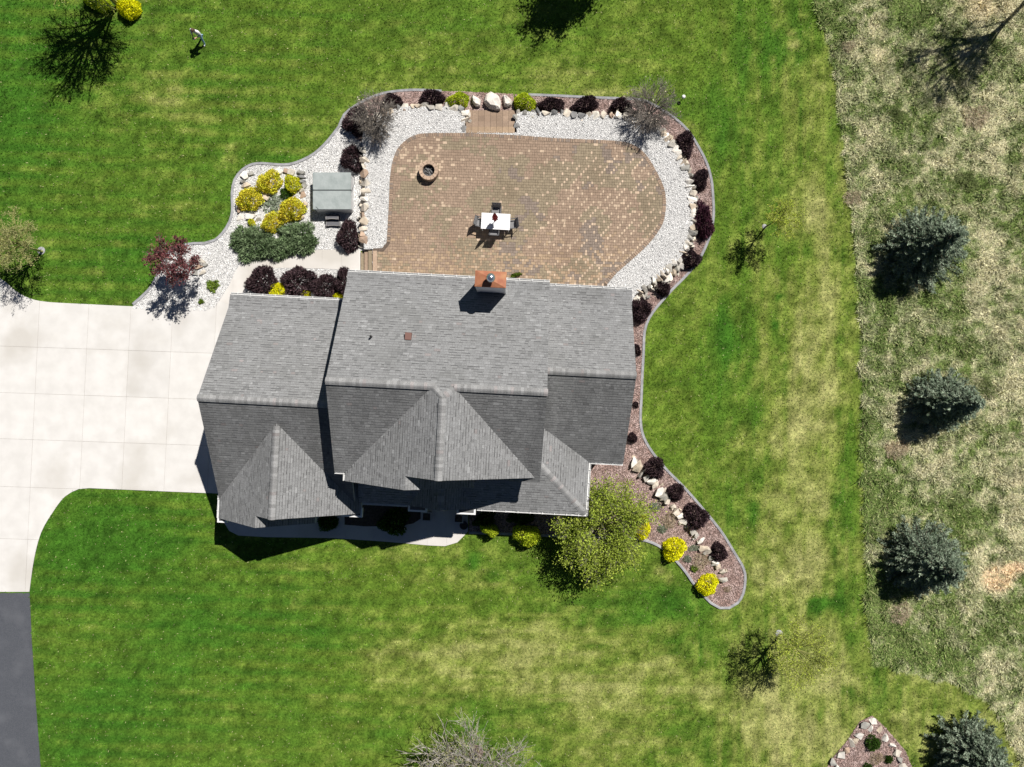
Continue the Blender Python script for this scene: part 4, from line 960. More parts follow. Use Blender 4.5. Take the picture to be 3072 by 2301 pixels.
def stems_mesh(name, n, mat, rr=.7):
    m = MB()
    for i in range(n):
        a = rnd.uniform(0, 2 * PI); r = rnd.uniform(.1, rr)
        m.tube([(0, 0, -.02), (math.cos(a) * r * .4, math.sin(a) * r * .4, .35), (math.cos(a) * r, math.sin(a) * r, .72)], [.035, .025, .012], 4)
    me = m.mesh(name); me.materials.append(mat); return me
FOL = {
 'purple': [dome_mesh('foliage', 2600, (.16, .34), (.05, .10), MAT['leaf_purple'], 16, .28, .45, .45) for _ in range(5)],
 'wine': [dome_mesh('foliage', 2600, (.2, .42), (.04, .09), MAT['leaf_wine'], 14, .4, .35, .5)],
 'gold': [dome_mesh('foliage', 2600, (.10, .2), (.07, .13), MAT['leaf_gold'], 22, .42, .45, .8) for _ in range(2)],
 'goldorange': [dome_mesh('foliage', 2600, (.10, .2), (.07, .13), MAT['leaf_goldorange'], 24, .44, .45, .8) for _ in range(2)],
 'lime': [dome_mesh('foliage', 3000, (.09, .17), (.06, .11), MAT['leaf_lime'], 18, .14, .6, .9) for _ in range(2)],
 'yellow': [dome_mesh('foliage', 2600, (.10, .2), (.07, .13), MAT['leaf_yellow'], 20, .32, .5, .8) for _ in range(2)],
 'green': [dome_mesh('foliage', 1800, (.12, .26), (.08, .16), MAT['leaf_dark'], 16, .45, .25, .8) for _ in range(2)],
 'brush': [dome_mesh('foliage', 900, (.25, .6), (.03, .07), MAT['leaf_brush'], 10, .6, .05, .9) for _ in range(2)],
 'weed': [dome_mesh('foliage', 500, (.3, .6), (.12, .24), MAT['leaf_weed'], 8, .4, .2, .9)],
 'sage': [dome_mesh('foliage', 500, (.18, .36), (.1, .2), MAT['leaf_sage'], 8, .3, .2, .9)],
 'dry': [dome_mesh('foliage', 900, (.2, .5), (.02, .06), MAT['leaf_dry'], 8, .3, .15, .7)]}
STEM = stems_mesh('stems', 16, MAT['bark'])
KIND = {'purple': ('barberry_shrub', 'shrub'), 'wine': ('barberry_shrub', 'shrub'), 'gold': ('golden_shrub', 'shrub'), 'goldorange': ('golden_shrub', 'shrub'), 'lime': ('golden_shrub', 'shrub'),
        'yellow': ('golden_shrub', 'shrub'), 'green': ('leafy_shrub', 'shrub'), 'brush': ('meadow_brush', 'brush'), 'weed': ('weed_patch', 'weeds'), 'sage': ('perennial_plant', 'plant'), 'dry': ('dry_perennial', 'plant')}
def shrub(kind, px, py, rx, ry, h, label, group=None, z=0.03):
    c = P(px, py, z + h * .45); root = empty(KIND[kind][0], (c[0], c[1], z), label, KIND[kind][1], group, rnd.uniform(-.35, .35))
    f = link('foliage', rnd.choice(FOL[kind]), None, root); f.scale = (rx * .0172, ry * .0172, h); f.rotation_euler = (0, 0, rnd.choice((0, PI)))
    if kind not in ('weed', 'sage', 'dry', 'brush'): s_ = link('stems', STEM, None, root); s_.scale = (rx * .0175, ry * .0175, h)
    return root
GB = 'dark purple barberry shrubs'
for a in (
 (1053, 475, 33, 44, .8, 'dark purple shrub between the hot tub and the bare shrub above it'), (1043, 708, 35, 48, .8, 'dark purple shrub below the hot tub steps'),
 (1070, 362, 46, 42, .75, 'dark purple shrub tangled under the bare shrub at the upper left bed corner'), (1178, 305, 38, 22, .65, 'dusty purple shrub right of the upper left bare shrub'),
 (1295, 291, 43, 21, .65, 'dark purple shrub left of the golden shrub by the garden steps'), (1651, 312, 42, 21, .65, 'dark purple shrub right of the golden shrub above the patio'),
 (1755, 312, 46, 22, .65, 'middle of three dark purple shrubs along the top right bed'), (1863, 314, 33, 25, .65, 'dark purple shrub left of the upper right bare shrub'),
 (2058, 430, 28, 37, .7, 'dark purple shrub in the right border just below the bare shrub'), (2101, 539, 26, 33, .7, 'dark purple shrub in the right border above the wine coloured one'),
 (2075, 777, 32, 30, .7, 'dark purple shrub in the right border below the wine coloured one'), (1990, 866, 24, 22, .6, 'small dark purple shrub beside the tumbled stone wall near the house corner'),
 (1924, 929, 32, 37, .8, 'round dark purple shrub against the right wing of the house'), (1911, 1049, 12, 18, .5, 'small purple shrub half hidden by the eave of the right wing'),
 (1897, 1313, 15, 17, .5, 'small dark shrub in the narrow mulch strip right of the house'), (1908, 1214, 9, 10, .3, 'tiny dark shrub in the mulch strip beside the right wing'),
 (1965, 1406, 33, 33, .75, 'dark purple shrub beside the large cream stones'), (2029, 1477, 26, 26, .65, 'dark shrub second along the lower right border'),
 (2090, 1552, 38, 42, .8, 'largest dark purple shrub of the lower right border'), (2158, 1658, 25, 29, .65, 'dark shrub nearest the tip of the lower right border'),
 (783, 843, 50, 44, .95, 'leftmost dark purple shrub between walkway and garage'), (893, 846, 56, 48, .95, 'broad dark purple shrub second from left between walkway and garage'),
 (970, 862, 44, 40, .9, 'dark purple shrub third from left between walkway and garage'), (1034, 848, 30, 46, .9, 'dark purple shrub squeezed against the main house eave')):
    shrub('purple', *a, group=GB)
shrub('wine', 2110, 660, 30, 54, .8, 'tall wine red shrub in the middle of the right border', GB)
GG = 'golden leaved shrubs'
for k, a in (('goldorange', (805, 545, 36, 34, .7, 'top orange tinged golden shrub of the rock garden')), ('gold', (876, 551, 26, 25, .55, 'yellow green shrub at the upper right of the rock garden')), ('goldorange', (749, 597, 37, 36, .7, 'orange tinged golden shrub at the left edge of the rock garden')),
             ('goldorange', (876, 628, 38, 36, .75, 'bronze tinged golden shrub at the right edge of the rock garden')), ('goldorange', (816, 666, 31, 30, .6, 'golden shrub at the bottom of the rock garden')), ('gold', (754, 667, 11, 12, .25, 'tiny golden shrub at the lower left of the rock garden')),
             ('lime', (1374, 299, 37, 26, .75, 'rounded lime golden shrub left of the garden steps')), ('lime', (1575, 305, 37, 29, .75, 'rounded lime golden shrub right of the garden steps')),
             ('yellow', (2025, 1649, 36, 34, .85, 'bright yellow round shrub in the middle of the lower border')), ('yellow', (2123, 1757, 32, 32, .8, 'bright yellow round shrub near the tip of the lower border')), ('yellow', (1925, 1583, 29, 36, .8, 'bright yellow shrub at the right edge of the green tree')),
             ('yellow', (831, 869, 26, 22, .5, 'largest bright yellow shrub along the garage eave')), ('yellow', (917, 883, 16, 12, .45, 'middle bright yellow shrub along the garage eave')), ('yellow', (1012, 888, 16, 10, .45, 'small bright yellow shrub at the corner of garage and main house'))):
    shrub(k, *a, group=GG)
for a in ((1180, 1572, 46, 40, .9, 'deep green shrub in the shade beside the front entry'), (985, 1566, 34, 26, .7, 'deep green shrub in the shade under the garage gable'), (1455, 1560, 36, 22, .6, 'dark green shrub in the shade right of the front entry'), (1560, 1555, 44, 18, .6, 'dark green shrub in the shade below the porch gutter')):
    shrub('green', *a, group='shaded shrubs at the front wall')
shrub('lime', 1470, 1592, 30, 20, 1.0, 'small sunlit yellow green shrub right of the front walk'); shrub('lime', 1580, 1609, 46, 34, 1.15, 'arching yellow green shrub between front walk and green tree')
for a in ((637, 857, 20, 20, .2, 'larger green weed patch in the white gravel'), (603, 904, 9, 9, .15, 'small green weed patch in the white gravel near the driveway'), (1547, 825, 20, 7, .3, 'green plant tucked beside the chimney base')): shrub('weed', *a, z=TZ if a[0] == 1547 else .03)
for k, a in (('sage', (822, 612, 32, 38, .2, 'grey green ground cover in the middle of the rock garden')), ('green', (860, 578, 24, 18, .25, 'dark green plant below the upper right rock garden shrub')), ('sage', (1966, 1520, 18, 18, .2, 'silvery plant in the mulch right of the green tree')), ('dry', (2008, 1562, 26, 30, .25, 'dry brown perennial above the middle yellow shrub')),
             ('sage', (1987, 1587, 16, 16, .2, 'grey green plant between the dry perennial and the green tree')), ('dry', (2104, 1683, 32, 30, .25, 'dry brown perennial between the two yellow shrubs')), ('sage', (2063, 1678, 14, 14, .2, 'silvery plant right of the middle yellow shrub')), ('sage', (2082, 1645, 18, 12, .15, 'low grey plant above the larger dry perennial')),
             ('weed', (2083, 1706, 13, 11, .2, 'small green plant left of the lowest dry perennial')), ('dry', (2182, 1768, 14, 10, .15, 'small dry tuft near the tip of the lower border')), ('green', (2621, 2230, 24, 22, .4, 'green shrub in the bottom right mulch island')), ('green', (2667, 2277, 13, 13, .3, 'small green plant at the right of the mulch island')),
             ('dry', (2632, 2276, 26, 20, .25, 'dry tan perennial in the bottom right mulch island')), ('green', (2604, 2300, 14, 10, .25, 'green plant at the bottom picture edge in the mulch island'))):
    shrub(k, *a)
shrub('yellow', 385, 22, 36, 32, .9, 'yellow shrub under the tree at the top left corner', z=0.0)
shrub('lime', 290, 4, 46, 26, .8, 'pale green shrub at the top picture edge beside the yellow one', z=0.0)
# brush in the meadow
for px, py, r, k, lab in ((2700, 1840, 40, 'dry', 'brown brush beside the shadow of the third spruce'), (2930, 350, 44, 'dry', 'grey brown brush in the upper meadow'), (2690, 1350, 40, 'dry', 'heap of pale dead stems in the meadow below the second spruce'),
                          (2905, 540, 34, 'brush', 'dark green clump in the meadow above the first spruce'), (2960, 1160, 34, 'brush', 'green clump right of the second spruce'), (2545, 140, 22, 'dry', 'brown clump at the upper lawn edge'), (2690, 340, 26, 'brush', 'dark green clump in the upper meadow left of the tree shadow'), (2560, 590, 30, 'dry', 'grey clump at the lawn edge left of the first spruce')):
    shrub(k, px, py, r, r, .28, lab, 'clumps in the meadow', z=0.0)
# spreading junipers
def juniper(label, lobes, n):
    c0 = P(lobes[0][0], lobes[0][1]); root = empty('spreading_juniper', (c0[0], c0[1], .03), label, 'juniper', 'junipers above the walkway'); CC, DD = [], []
    for px, py, rx, ry, w in lobes:
        c = P(px, py, .3); k = int(n * w); d = dome_dirs(k, 0.0); r = .55 + .45 * npr.random(len(d)) ** .5
        az = np.arctan2(d[:, 1], d[:, 0]); r = r * (1 + .14 * np.sin(4 * az + px) + .10 * np.sin(7 * az + py) + npr.normal(0, .07, len(d))); C = d * r[:, None] * np.array([rx * .0187, ry * .0187, .62]); C[:, 0] += c[0] - c0[0]; C[:, 1] += c[1] - c0[1]; CC.append(C); dd = d.copy(); dd[:, 2] = dd[:, 2] * .5 + .15; DD.append(dd)
    V, F = leaf_quads(np.concatenate(CC), np.concatenate(DD), (.12, .30), (.03, .06), .4); V[:, 2] = np.maximum(V[:, 2], .0)
    link('foliage', np_mesh('juniper_foliage', V, F), MAT['juniper'], root)
    s_ = link('stems', STEM, None, root); s_.scale = (1.0, .7, .5)
    return root
juniper('left half of the green spreading juniper hedge above the walkway', [(757, 732, 68, 52, 1), (810, 745, 45, 34, .6), (735, 710, 44, 32, .4)], 4200)
juniper('right half of the green spreading juniper hedge beside the hot tub', [(890, 712, 58, 50, 1), (845, 740, 46, 34, .6), (905, 735, 40, 28, .4)], 4200)

# trees
def tree(name, base_px, label, crown_h, r, rz_, leafmat, barkmat, nleaf, leaf, group=None, limbs=8, subs=7, twigs=4, trunk_r=.07, seed=1, lean=(0, 0), spread=1.0, keep=None, droop=0.0, clump=.16, fork=.35, up=.15):
    b = P(*base_px); root = empty(name, (b[0], b[1], 0), label, 'tree', group); R = random.Random(seed)
    mbt = MB(); tips = []
    H = crown_h; top = Vector((lean[0], lean[1], H + rz_ * .55)); tr = lambda t: Vector((lean[0] * t * t, lean[1] * t * t, top.z * t)) + Vector((math.sin(t * 5 + seed), math.cos(t * 4 + seed), 0)) * .04 * t
    NT = 24; pts = [tr(i / NT) for i in range(NT + 1)]; pts[0].z = -.05
    mbt.tube(pts, [trunk_r * (1 - .75 * i / NT) for i in range(NT + 1)], 7)
    mbb = MB(); mbb.tube(pts, [trunk_r * (.5 - .4 * i / NT) for i in range(NT + 1)], 5); cc = Vector((lean[0], lean[1], H))
    for i in range(limbs):
        a = 2 * PI * (i + R.uniform(-.3, .3)) / limbs * (1 + 1e-9) + seed; el = R.uniform(-.5, .9)
        e = cc + Vector((math.cos(a) * math.cos(el) * r * spread, math.sin(a) * math.cos(el) * r * spread, math.sin(el) * rz_)) * R.uniform(.7, .95)
        t0 = R.uniform(fork, .85) * min(1.0, (H + .2 * rz_) / top.z); s = tr(t0)
        if e.z < s.z + .1: e.z = s.z + R.uniform(.05, .3) * rz_
        mid = s.lerp(e, .5) + Vector((0, 0, up * r))
        q = [((1 - t) ** 2) * s + 2 * t * (1 - t) * mid + t * t * e for t in (0, .25, .5, .75, 1)]
        lr = trunk_r * .5; mbb.tube(q, [lr, lr * .8, lr * .6, lr * .42, lr * .25], 5)
        for j in range(subs):
            t = R.uniform(.3, 1); p = ((1 - t) ** 2) * s + 2 * t * (1 - t) * mid + t * t * e
            out = (p - Vector((lean[0], lean[1], H * .7))).normalized(); dv = (out + Vector((R.gauss(0, .55), R.gauss(0, .55), R.gauss(.15 - droop, .4)))).normalized()
            ln = r * R.uniform(.25, .5); p2 = p + dv * ln * .5 + Vector((0, 0, .05)); p3 = p + dv * ln
            mbb.tube([p, p2, p3], [lr * .3, lr * .2, lr * .1], 4, cap=False)
            for k in range(twigs):
                tt = R.uniform(.3, 1); w = p.lerp(p3, tt); d2 = (dv + Vector((R.gauss(0, .6), R.gauss(0, .6), R.gauss(0, .5) - droop))).normalized(); w2 = w + d2 * r * R.uniform(.12, .26)
                mbb.tube([w, w2], [lr * .13 + .003, lr * .06 + .002], 3, cap=False); tips += [(w.lerp(w2, .5), d2), (w2, d2)]
            tips.append((p3, dv))
    mbt.build('trunk', barkmat, root); mbb.build('branches', barkmat, root)
    if nleaf:
        idx = npr.integers(0, len(tips), nleaf); C = np.array([tuple(tips[i][0]) for i in idx]) + npr.normal(0, clump, (nleaf, 3)); D = np.array([tuple(tips[i][1]) for i in idx])
        C[:, 2] = np.maximum(C[:, 2], .12)
        if keep is not None: m = keep(C[:, 0] + b[0], C[:, 1] + b[1], C[:, 2]); C, D = C[m], D[m]
        V, F = leaf_quads(C, D, leaf[0], leaf[1], .8); link('crown', np_mesh('crown', V, F), leafmat, root)
    return root
def off_roof(x, y, z):
    u = x * HC - y * HS; v = x * HS + y * HC
    yx, yy = P2(1925, 1583, .6)
    return ~(((x - yx) ** 2 + (y - yy) ** 2) < .5) & ~((u < 4.42) & (v > -6.85) & (z > 2.6)) & ~((u < 6.2) & (v > -4.05) & (z > 2.6))
tree('crabapple_tree', (1790, 1548), 'dense spring green tree growing beside the porch corner', 2.15, 2.35, 1.3, MAT['leaf_green'], MAT['bark_grey'], 27000, ((.07, .14), (.05, .09)), limbs=22, subs=16, twigs=4, trunk_r=.11, seed=3, keep=off_roof, clump=.16, fork=.25, lean=(.05, -.25))
tree('purple_tree', (579, 802), 'purple leaved ornamental tree over the white gravel near the driveway', 2.7, 1.2, 1.2, MAT['leaf_maple'], MAT['bark_grey'], 4600, ((.07, .14), (.05, .10)), limbs=14, subs=11, twigs=6, trunk_r=.055, seed=5, clump=.07, fork=.12, up=.3)
YT = 'young trees in the lawn'
tree('young_tree', (2296, 681), 'young thin tree in the lawn right of the wine coloured shrub', 2.5, 1.05, 1.2, MAT['leaf_young'], MAT['bark_young'], 3200, ((.05, .1), (.03, .055)), YT, limbs=14, subs=10, twigs=5, trunk_r=.05, seed=7, clump=.05, fork=.35, up=.2)
tree('young_tree', (2340, 1903), 'young spreading tree in the lawn below the tip of the mulch border', 2.9, 1.65, 1.3, MAT['leaf_young'], MAT['bark_young'], 5200, ((.05, .1), (.03, .06)), YT, limbs=22, subs=12, twigs=5, trunk_r=.07, seed=9, clump=.05, fork=.2, up=.2)
tree('pale_tree', (128, 755), 'leafing tree with pale bark at the left picture edge above the driveway', 2.7, 1.5, 1.2, MAT['leaf_bud'], MAT['bark_young'], 5200, ((.05, .09), (.03, .06)), limbs=16, subs=11, twigs=5, trunk_r=.075, seed=11, clump=.07, fork=.35, lean=(-.35, .15))
tree('budding_tree', (1428, 2262), 'pale barked budding tree cut off by the bottom picture edge', 3.4, 3.4, 1.6, MAT['leaf_bud'], MAT['bark_bud'], 9000, ((.05, .1), (.03, .06)), limbs=26, subs=15, twigs=6, trunk_r=.13, seed=13, clump=.06, fork=.15, up=.12)
tree('lawn_tree', (356, 16), 'tree above the top left corner whose branching shadow falls on the lawn', 5.1, 2.3, 1.8, MAT['leaf_young'], MAT['bark_young'], 4200, ((.07, .13), (.05, .09)), limbs=26, subs=15, twigs=5, trunk_r=.15, seed=15, clump=.08, fork=.12, up=.2)
tree('lawn_tree', (1790, -140), 'leafy tree beyond the top picture edge shading the lawn above the steps', 5.2, 1.5, 2.2, MAT['leaf_green'], MAT['bark'], 11000, ((.12, .2), (.08, .13)), limbs=14, subs=10, twigs=4, trunk_r=.13, seed=17, clump=.2, fork=.2)
tree('tall_tree', (3092, -15), 'tall leaning tree beyond the top right corner shading the meadow', 7.2, 2.3, 2.2, MAT['leaf_bud'], MAT['bark'], 1800, ((.10, .18), (.07, .12)), limbs=22, subs=13, twigs=5, trunk_r=.13, seed=19, clump=.2, fork=.3, lean=(-1.9, .1))
BS = 'bare shrubs at the patio corners'
for bp, lab, sd, r in (((1137, 394), 'leafless brown shrub with tan seed heads at the upper left patio corner', 21, 1.25), ((1937, 366), 'leafless brown shrub with tan seed heads at the upper right patio corner', 23, 1.35)):
    t_ = tree('bare_shrub', bp, lab, 1.35, r, 1.0, MAT['leaf_tan'], MAT['bark_grey'], 170, ((.07, .12), (.06, .1)), BS, limbs=34, subs=13, twigs=6, trunk_r=.06, seed=sd, clump=.03, fork=.05, up=.25, lean=(0.1, .35)); t_['category'] = 'shrub'; t_.location.z = .03 if sd == 21 else .03
# mulch rings under lawn trees
for bp, r, lab in (((124, 752), .22, 'small mulch ring at the foot of the left pale tree'), ((1428, 2257), .42, 'dark mulch ring under the bottom budding tree'), ((2337, 1900), .2, 'small grey stone ring under the lower young tree'), ((2293, 679), .13, 'pale stones at the foot of the right young tree')):
    q = P(*bp); rt = empty('mulch_ring', (q[0], q[1], 0), lab, 'mulch ring'); rc_ = random.Random(int(bp[0]))
    MB().lathe((0, 0, 0), [(r * 1.05, -.03), (r * 1.0, .025), (r * .5, .05), (.02, .055)], 18).build('mulch', MAT['mulch_base'] if r > .4 else MAT['kerb'], rt)
# blue spruces
def spruce(bp, r, h, label, seed):
    b = P(*bp); root = empty('blue_spruce', (b[0], b[1], 0), label, 'spruce', 'blue spruces in the meadow'); R = np.random.default_rng(seed)
    m = MB(); m.tube([(0, 0, -.05), (0, 0, h * .5), (0, 0, h * .98)], [.11, .06, .012], 6); m.build('trunk', MAT['bark'], root)
    C, D, br = [], [], MB(); lev = 22 + seed; asym = R.uniform(.04, .14); aph = R.uniform(0, 6)
    for i in range(lev):
        t = i / (lev - 1); z = h * (.05 + .93 * t); Rr = r * (1 - t ** 1.35) ** .95 + .10; nb = int(7 + 13 * (1 - t))
        for k in range(nb):
            a = 2 * PI * (k + R.uniform(-.35, .35)) / nb + i * .7; rr = Rr * R.uniform(.62, 1.14) * (1 + asym * math.cos(a - aph)); o_ = np.array([math.cos(a), math.sin(a), 0]); sd = np.array([-math.sin(a), math.cos(a), 0])
            n = max(3, int(rr / .085)); f = np.linspace(.25, 1, n)
            pz = z - .12 * rr * f + .16 * rr * f ** 3
            P_ = o_ * (rr * f)[:, None]; P_[:, 2] = pz
            br.tube([(0, 0, z), tuple(P_[n // 2]), tuple(P_[-1])], [.018, .012, .005], 3, cap=False)
            for s_ in (-1, 0, 1):
                ln = .05 + .16 * rr * (1.05 - f)
                d = o_ * .75 + sd * s_ * .85 + np.array([0, 0, .12]); d = d / np.linalg.norm(d)
                for rep in (0.45, 1.0):
                    C.append(P_ + d * (ln * rep * (1 if s_ else .2))[:, None]); D.append(np.repeat(d[None], n, 0))
    C = np.concatenate(C); D = np.concatenate(D); C = C + R.normal(0, .02, C.shape); C[:, 2] = np.maximum(C[:, 2], .08)
    V, F = leaf_quads(C, D, (.12, .22), (.035, .065), .28); link('needles', np_mesh('needles', V, F), MAT['spruce'], root); br.build('branches', MAT['bark'], root)
spruce((2737, 747), 2.2, 4.7, 'largest blue spruce at the upper meadow edge', 1); spruce((2802, 1205), 1.65, 4.4, 'second blue spruce down, narrower, in the meadow', 2)
spruce((2747, 1668), 2.1, 4.3, 'third blue spruce down, broad and silvery, at the meadow edge', 3); spruce((2890, 2232), 1.85, 4.1, 'blue spruce at the bottom right corner of the lawn', 4)

# ------------------------------------------------------------------ hot tub
T0 = P(938, 629, .9); T1 = P(1053, 517, .9); tc = ((T0[0] + T1[0]) / 2, (T0[1] + T1[1]) / 2); tw, td = T1[0] - T0[0], T1[1] - T0[1]
tub = empty('hot_tub', (tc[0], tc[1], .03), 'square hot tub with a folding grey green vinyl cover and strap', 'hot tub')
def rounded(w, d, r, n=5):
    out = []
    for cx, cy, a0 in ((w / 2 - r, d / 2 - r, 0), (-w / 2 + r, d / 2 - r, 90), (-w / 2 + r, -d / 2 + r, 180), (w / 2 - r, -d / 2 + r, 270)):
        for k in range(n + 1): a = math.radians(a0 + 90 * k / n); out.append((cx + r * math.cos(a), cy + r * math.sin(a)))
    return out
MB().prism(rounded(tw - .06, td - .06, .1), 0, .74, bottom=True).build('cabinet', MAT['tub_shell'], tub)
MB().prism(rounded(tw - .02, td - .02, .12), .742, .80).build('shell_rim', MAT['tub_shell'], tub)
yb = .545 - td / 2 if False else 0
split = td / 2 - (571 - 517) / (629 - 517) * td
for y0, y1 in ((split + .015, td / 2), (-td / 2, split - .015)):
    n = 10; v = []; w2 = tw / 2
    m = MB(); pl = rounded(tw, y1 - y0, .05, 3); cy = (y0 + y1) / 2
    v = [(p[0], p[1] + cy, .803) for p in pl] + [(p[0], p[1] + cy, .86) for p in pl] + [(p[0] * .975, p[1] * .96 + cy, .885 + .02 * (1 - abs(p[1] + cy - split) / td)) for p in pl]; k = len(pl)
    m.add(v, [(i, (i + 1) % k, k + (i + 1) % k, k + i) for i in range(k)] + [(k + i, k + (i + 1) % k, 2 * k + (i + 1) % k, 2 * k + i) for i in range(k)] + [tuple(2 * k + i for i in range(k))])
    m.build('cover_half', MAT['cover'], tub)
MB().box((0, split, .85), (tw + .01, .05, .10)).build('cover_hinge', MAT['cover_band'], tub)
MB().box((-tw / 2 + .17, -td / 2 + .17, .892), (.5, .035, .008), -PI / 4).build('strap', MAT['cover_band'], tub)
MB().tube([(tw / 2 + .02, td / 2 - .15, .7), (tw / 2 + .16, td / 2 - .25, .75), (tw / 2 + .17, td / 2 - .6, .76), (tw / 2 + .02, split, .8)], [.013] * 4, 6).build('cover_lifter_arm', MAT['black_plastic'], tub)
q = P(1001, 665); ts = empty('tub_steps', (q[0], q[1], .03), 'two tread black plastic steps in front of the hot tub', 'steps')
for i, (yy, h, w) in enumerate(((.17, .38, .74), (-.17, .20, .80))):
    arc = [(-w / 2 + w * k / 6, yy - .15 - .05 * (1 - ((k - 3) / 3) ** 2) * -1) for k in range(7)]
    pl = arc + [(w / 2, yy + .15), (-w / 2, yy + .15)]
    MB().prism(pl, 0, h - .02, bottom=True).build('step_body', MAT['black_plastic'], ts)
    MB().prism([(p[0] * .86, (p[1] - yy) * .72 + yy) for p in pl], h - .02, h + .004).build('step_tread', MAT['tread'], ts)
    rim = [(p[0] * .93, (p[1] - yy) * .86 + yy, h - .008) for p in pl]; MB().tube([rim[-1]] + rim[:-1], [.014] * len(rim), 4).build('step_rim', MAT['planter_rim'], ts)

# ------------------------------------------------------------------ fire pit
q = P(1285.5, 510, TZ + .45); fp = empty('fire_pit', (q[0], q[1], TZ), 'round tan block fire pit on the upper left of the patio', 'fire pit')
seg = 14; blk = MB()
def arc_block(r0, r1, a0, a1, z0, z1):
    v = []
    for z in (z0, z1):
        for a in (a0, (a0 + a1) / 2, a1):
            for r_ in (r0, r1): v.append((r_ * math.cos(a), r_ * math.sin(a), z))
    return MB().add(v, [(0, 2, 3, 1), (2, 4, 5, 3), (6, 7, 9, 8), (8, 9, 11, 10), (0, 1, 7, 6), (4, 10, 11, 5), (1, 3, 9, 7), (3, 5, 11, 9), (0, 6, 8, 2), (2, 8, 10, 4)])
da = 2 * PI / seg; bme = arc_block(.34, .54, .018, da - .018, .002, .142).mesh('fire_pit_block'); bme.materials.append(MAT['paver_o'])
for lv in range(3):
    for k in range(seg):
        o = link('fire_pit_block', bme, None, fp, (0, 0, lv * .15)); o.rotation_euler = (0, 0, k * da + lv * da / 2); o.scale = (1 + rnd.uniform(-.01, .01),) * 2 + (1,)
        c = FAM[0] * rnd.uniform(1.25, 1.6) if lv == 2 else FAM[0] * rnd.uniform(.75, 1.0); o.color = (*[float(t) for t in c], 1)
MB().lathe((0, 0, 0), [(.335, .0), (.335, .14), (.2, .17), (.02, .18)], 18).build('ash_bed', MAT['ash'], fp)
for k in range(7):
    a = rnd.uniform(0, PI); x, y = rnd.uniform(-.14, .14), rnd.uniform(-.14, .14); d = (math.cos(a) * .13, math.sin(a) * .13)
    MB().tube([(x - d[0], y - d[1], .2), (x + d[0], y + d[1], .22 + rnd.uniform(0, .04))], [.03, .024], 6).build('charred_log', MAT['char'], fp)

# ------------------------------------------------------------------ patio table, chairs, umbrella
q = P(1487, 664, TZ + .73); tb = empty('patio_table', (q[0], q[1], TZ), 'white slatted rectangular patio table', 'table', None, -HA)
for k in range(9):
    y = -.445 + .0495 + k * .0989
    o = MB().box((0, y, .72), (1.60, .092, .025)).build('slat', MAT['table'], tb); t = rnd.uniform(.93, 1.0); o.color = (t, t, t * 1.01, 1)
fr = MB(); fr.box((0, .40, .69), (1.5, .04, .035)).box((0, -.40, .69), (1.5, .04, .035)).box((.74, 0, .69), (.04, .76, .035)).box((-.74, 0, .69), (.04, .76, .035)); fr.build('table_frame', MAT['table'], tb).color = (.8, .8, .8, 1)
for sx in (-1, 1):
    for sy in (-1, 1): MB().box((sx * .73, sy * .39, .335), (.05, .05, .67)).build('leg', MAT['table'], tb).color = (.8, .8, .8, 1)
def chair(px, py, rz, label):
    """front of the chair faces local +y"""
    c = P(px, py, TZ + .45); root = empty('patio_chair', (c[0], c[1], TZ), label, 'chair', 'chairs round the patio table', rz)
    MB().box((0, .0, .44), (.46, .44, .03)).build('seat', MAT['sling'], root)
    m = MB(); m.add([(-.23, -.21, .46), (.23, -.21, .46), (.23, -.33, .92), (-.23, -.33, .92), (-.23, -.235, .455), (.23, -.235, .455), (.23, -.355, .915), (-.23, -.355, .915)],
                    [(0, 1, 2, 3), (7, 6, 5, 4), (0, 3, 7, 4), (1, 5, 6, 2), (3, 2, 6, 7), (0, 4, 5, 1)]); m.build('backrest', MAT['sling'], root)
    for s in (-1, 1):
        MB().tube([(s * .26, .22, 0), (s * .26, .21, .64)], [.016, .016], 6).build('leg', MAT['chair'], root)
        MB().tube([(s * .26, -.27, 0), (s * .25, -.20, .44), (s * .25, -.35, .94)], [.016] * 3, 6).build('leg', MAT['chair'], root)
        MB().box((s * .265, -.03, .65), (.05, .52, .022)).build('armrest', MAT['chair'], root)
    MB().tube([(-.25, -.355, .94), (.25, -.355, .94)], [.016, .016], 6).build('back_rail', MAT['chair'], root)
    return root
chair(1489, 634, PI - HA, 'grey patio chair on the upper long side of the white table'); chair(1483, 692, -HA, 'grey patio chair on the lower long side of the white table')
chair(1443, 668, -PI / 2 - .25, 'grey patio chair at the left end of the white table'); chair(1536, 673, PI / 2 + .12, 'grey patio chair at the right end of the white table')
um = empty('patio_umbrella', (q[0] - .02, q[1] + .03, TZ), 'closed red umbrella standing in the middle of the white table', 'umbrella')
MB().tube([(0, 0, 0), (0, 0, 2.58)], [.02, .02], 8).build('pole', MAT['pole'], um)
n = 16; v = []; prof = [(.02, 2.56), (.07, 2.35), (.11, 2.0), (.15, 1.6), (.19, 1.25)]
for r_, z in prof:
    for k in range(n): a = 2 * PI * k / n; rr = r_ * (1.0 if k % 2 else .5); v.append((rr * math.cos(a), rr * math.sin(a), z - (.0 if k % 2 else .05)))
MB().add(v, [(i * n + k, (i + 1) * n + k, (i + 1) * n + (k + 1) % n, i * n + (k + 1) % n) for i in range(len(prof) - 1) for k in range(n)]).build('folded_canopy', MAT['red'], um)
MB().lathe((0, 0, 2.56), [(.03, 0), (.03, .05), (.005, .09)], 8).build('finial', MAT['pole'], um); MB().lathe((0, 0, 0), [(.24, 0), (.24, .05), (.06, .08), (.03, .3)], 16).build('base', MAT['pole'], um)

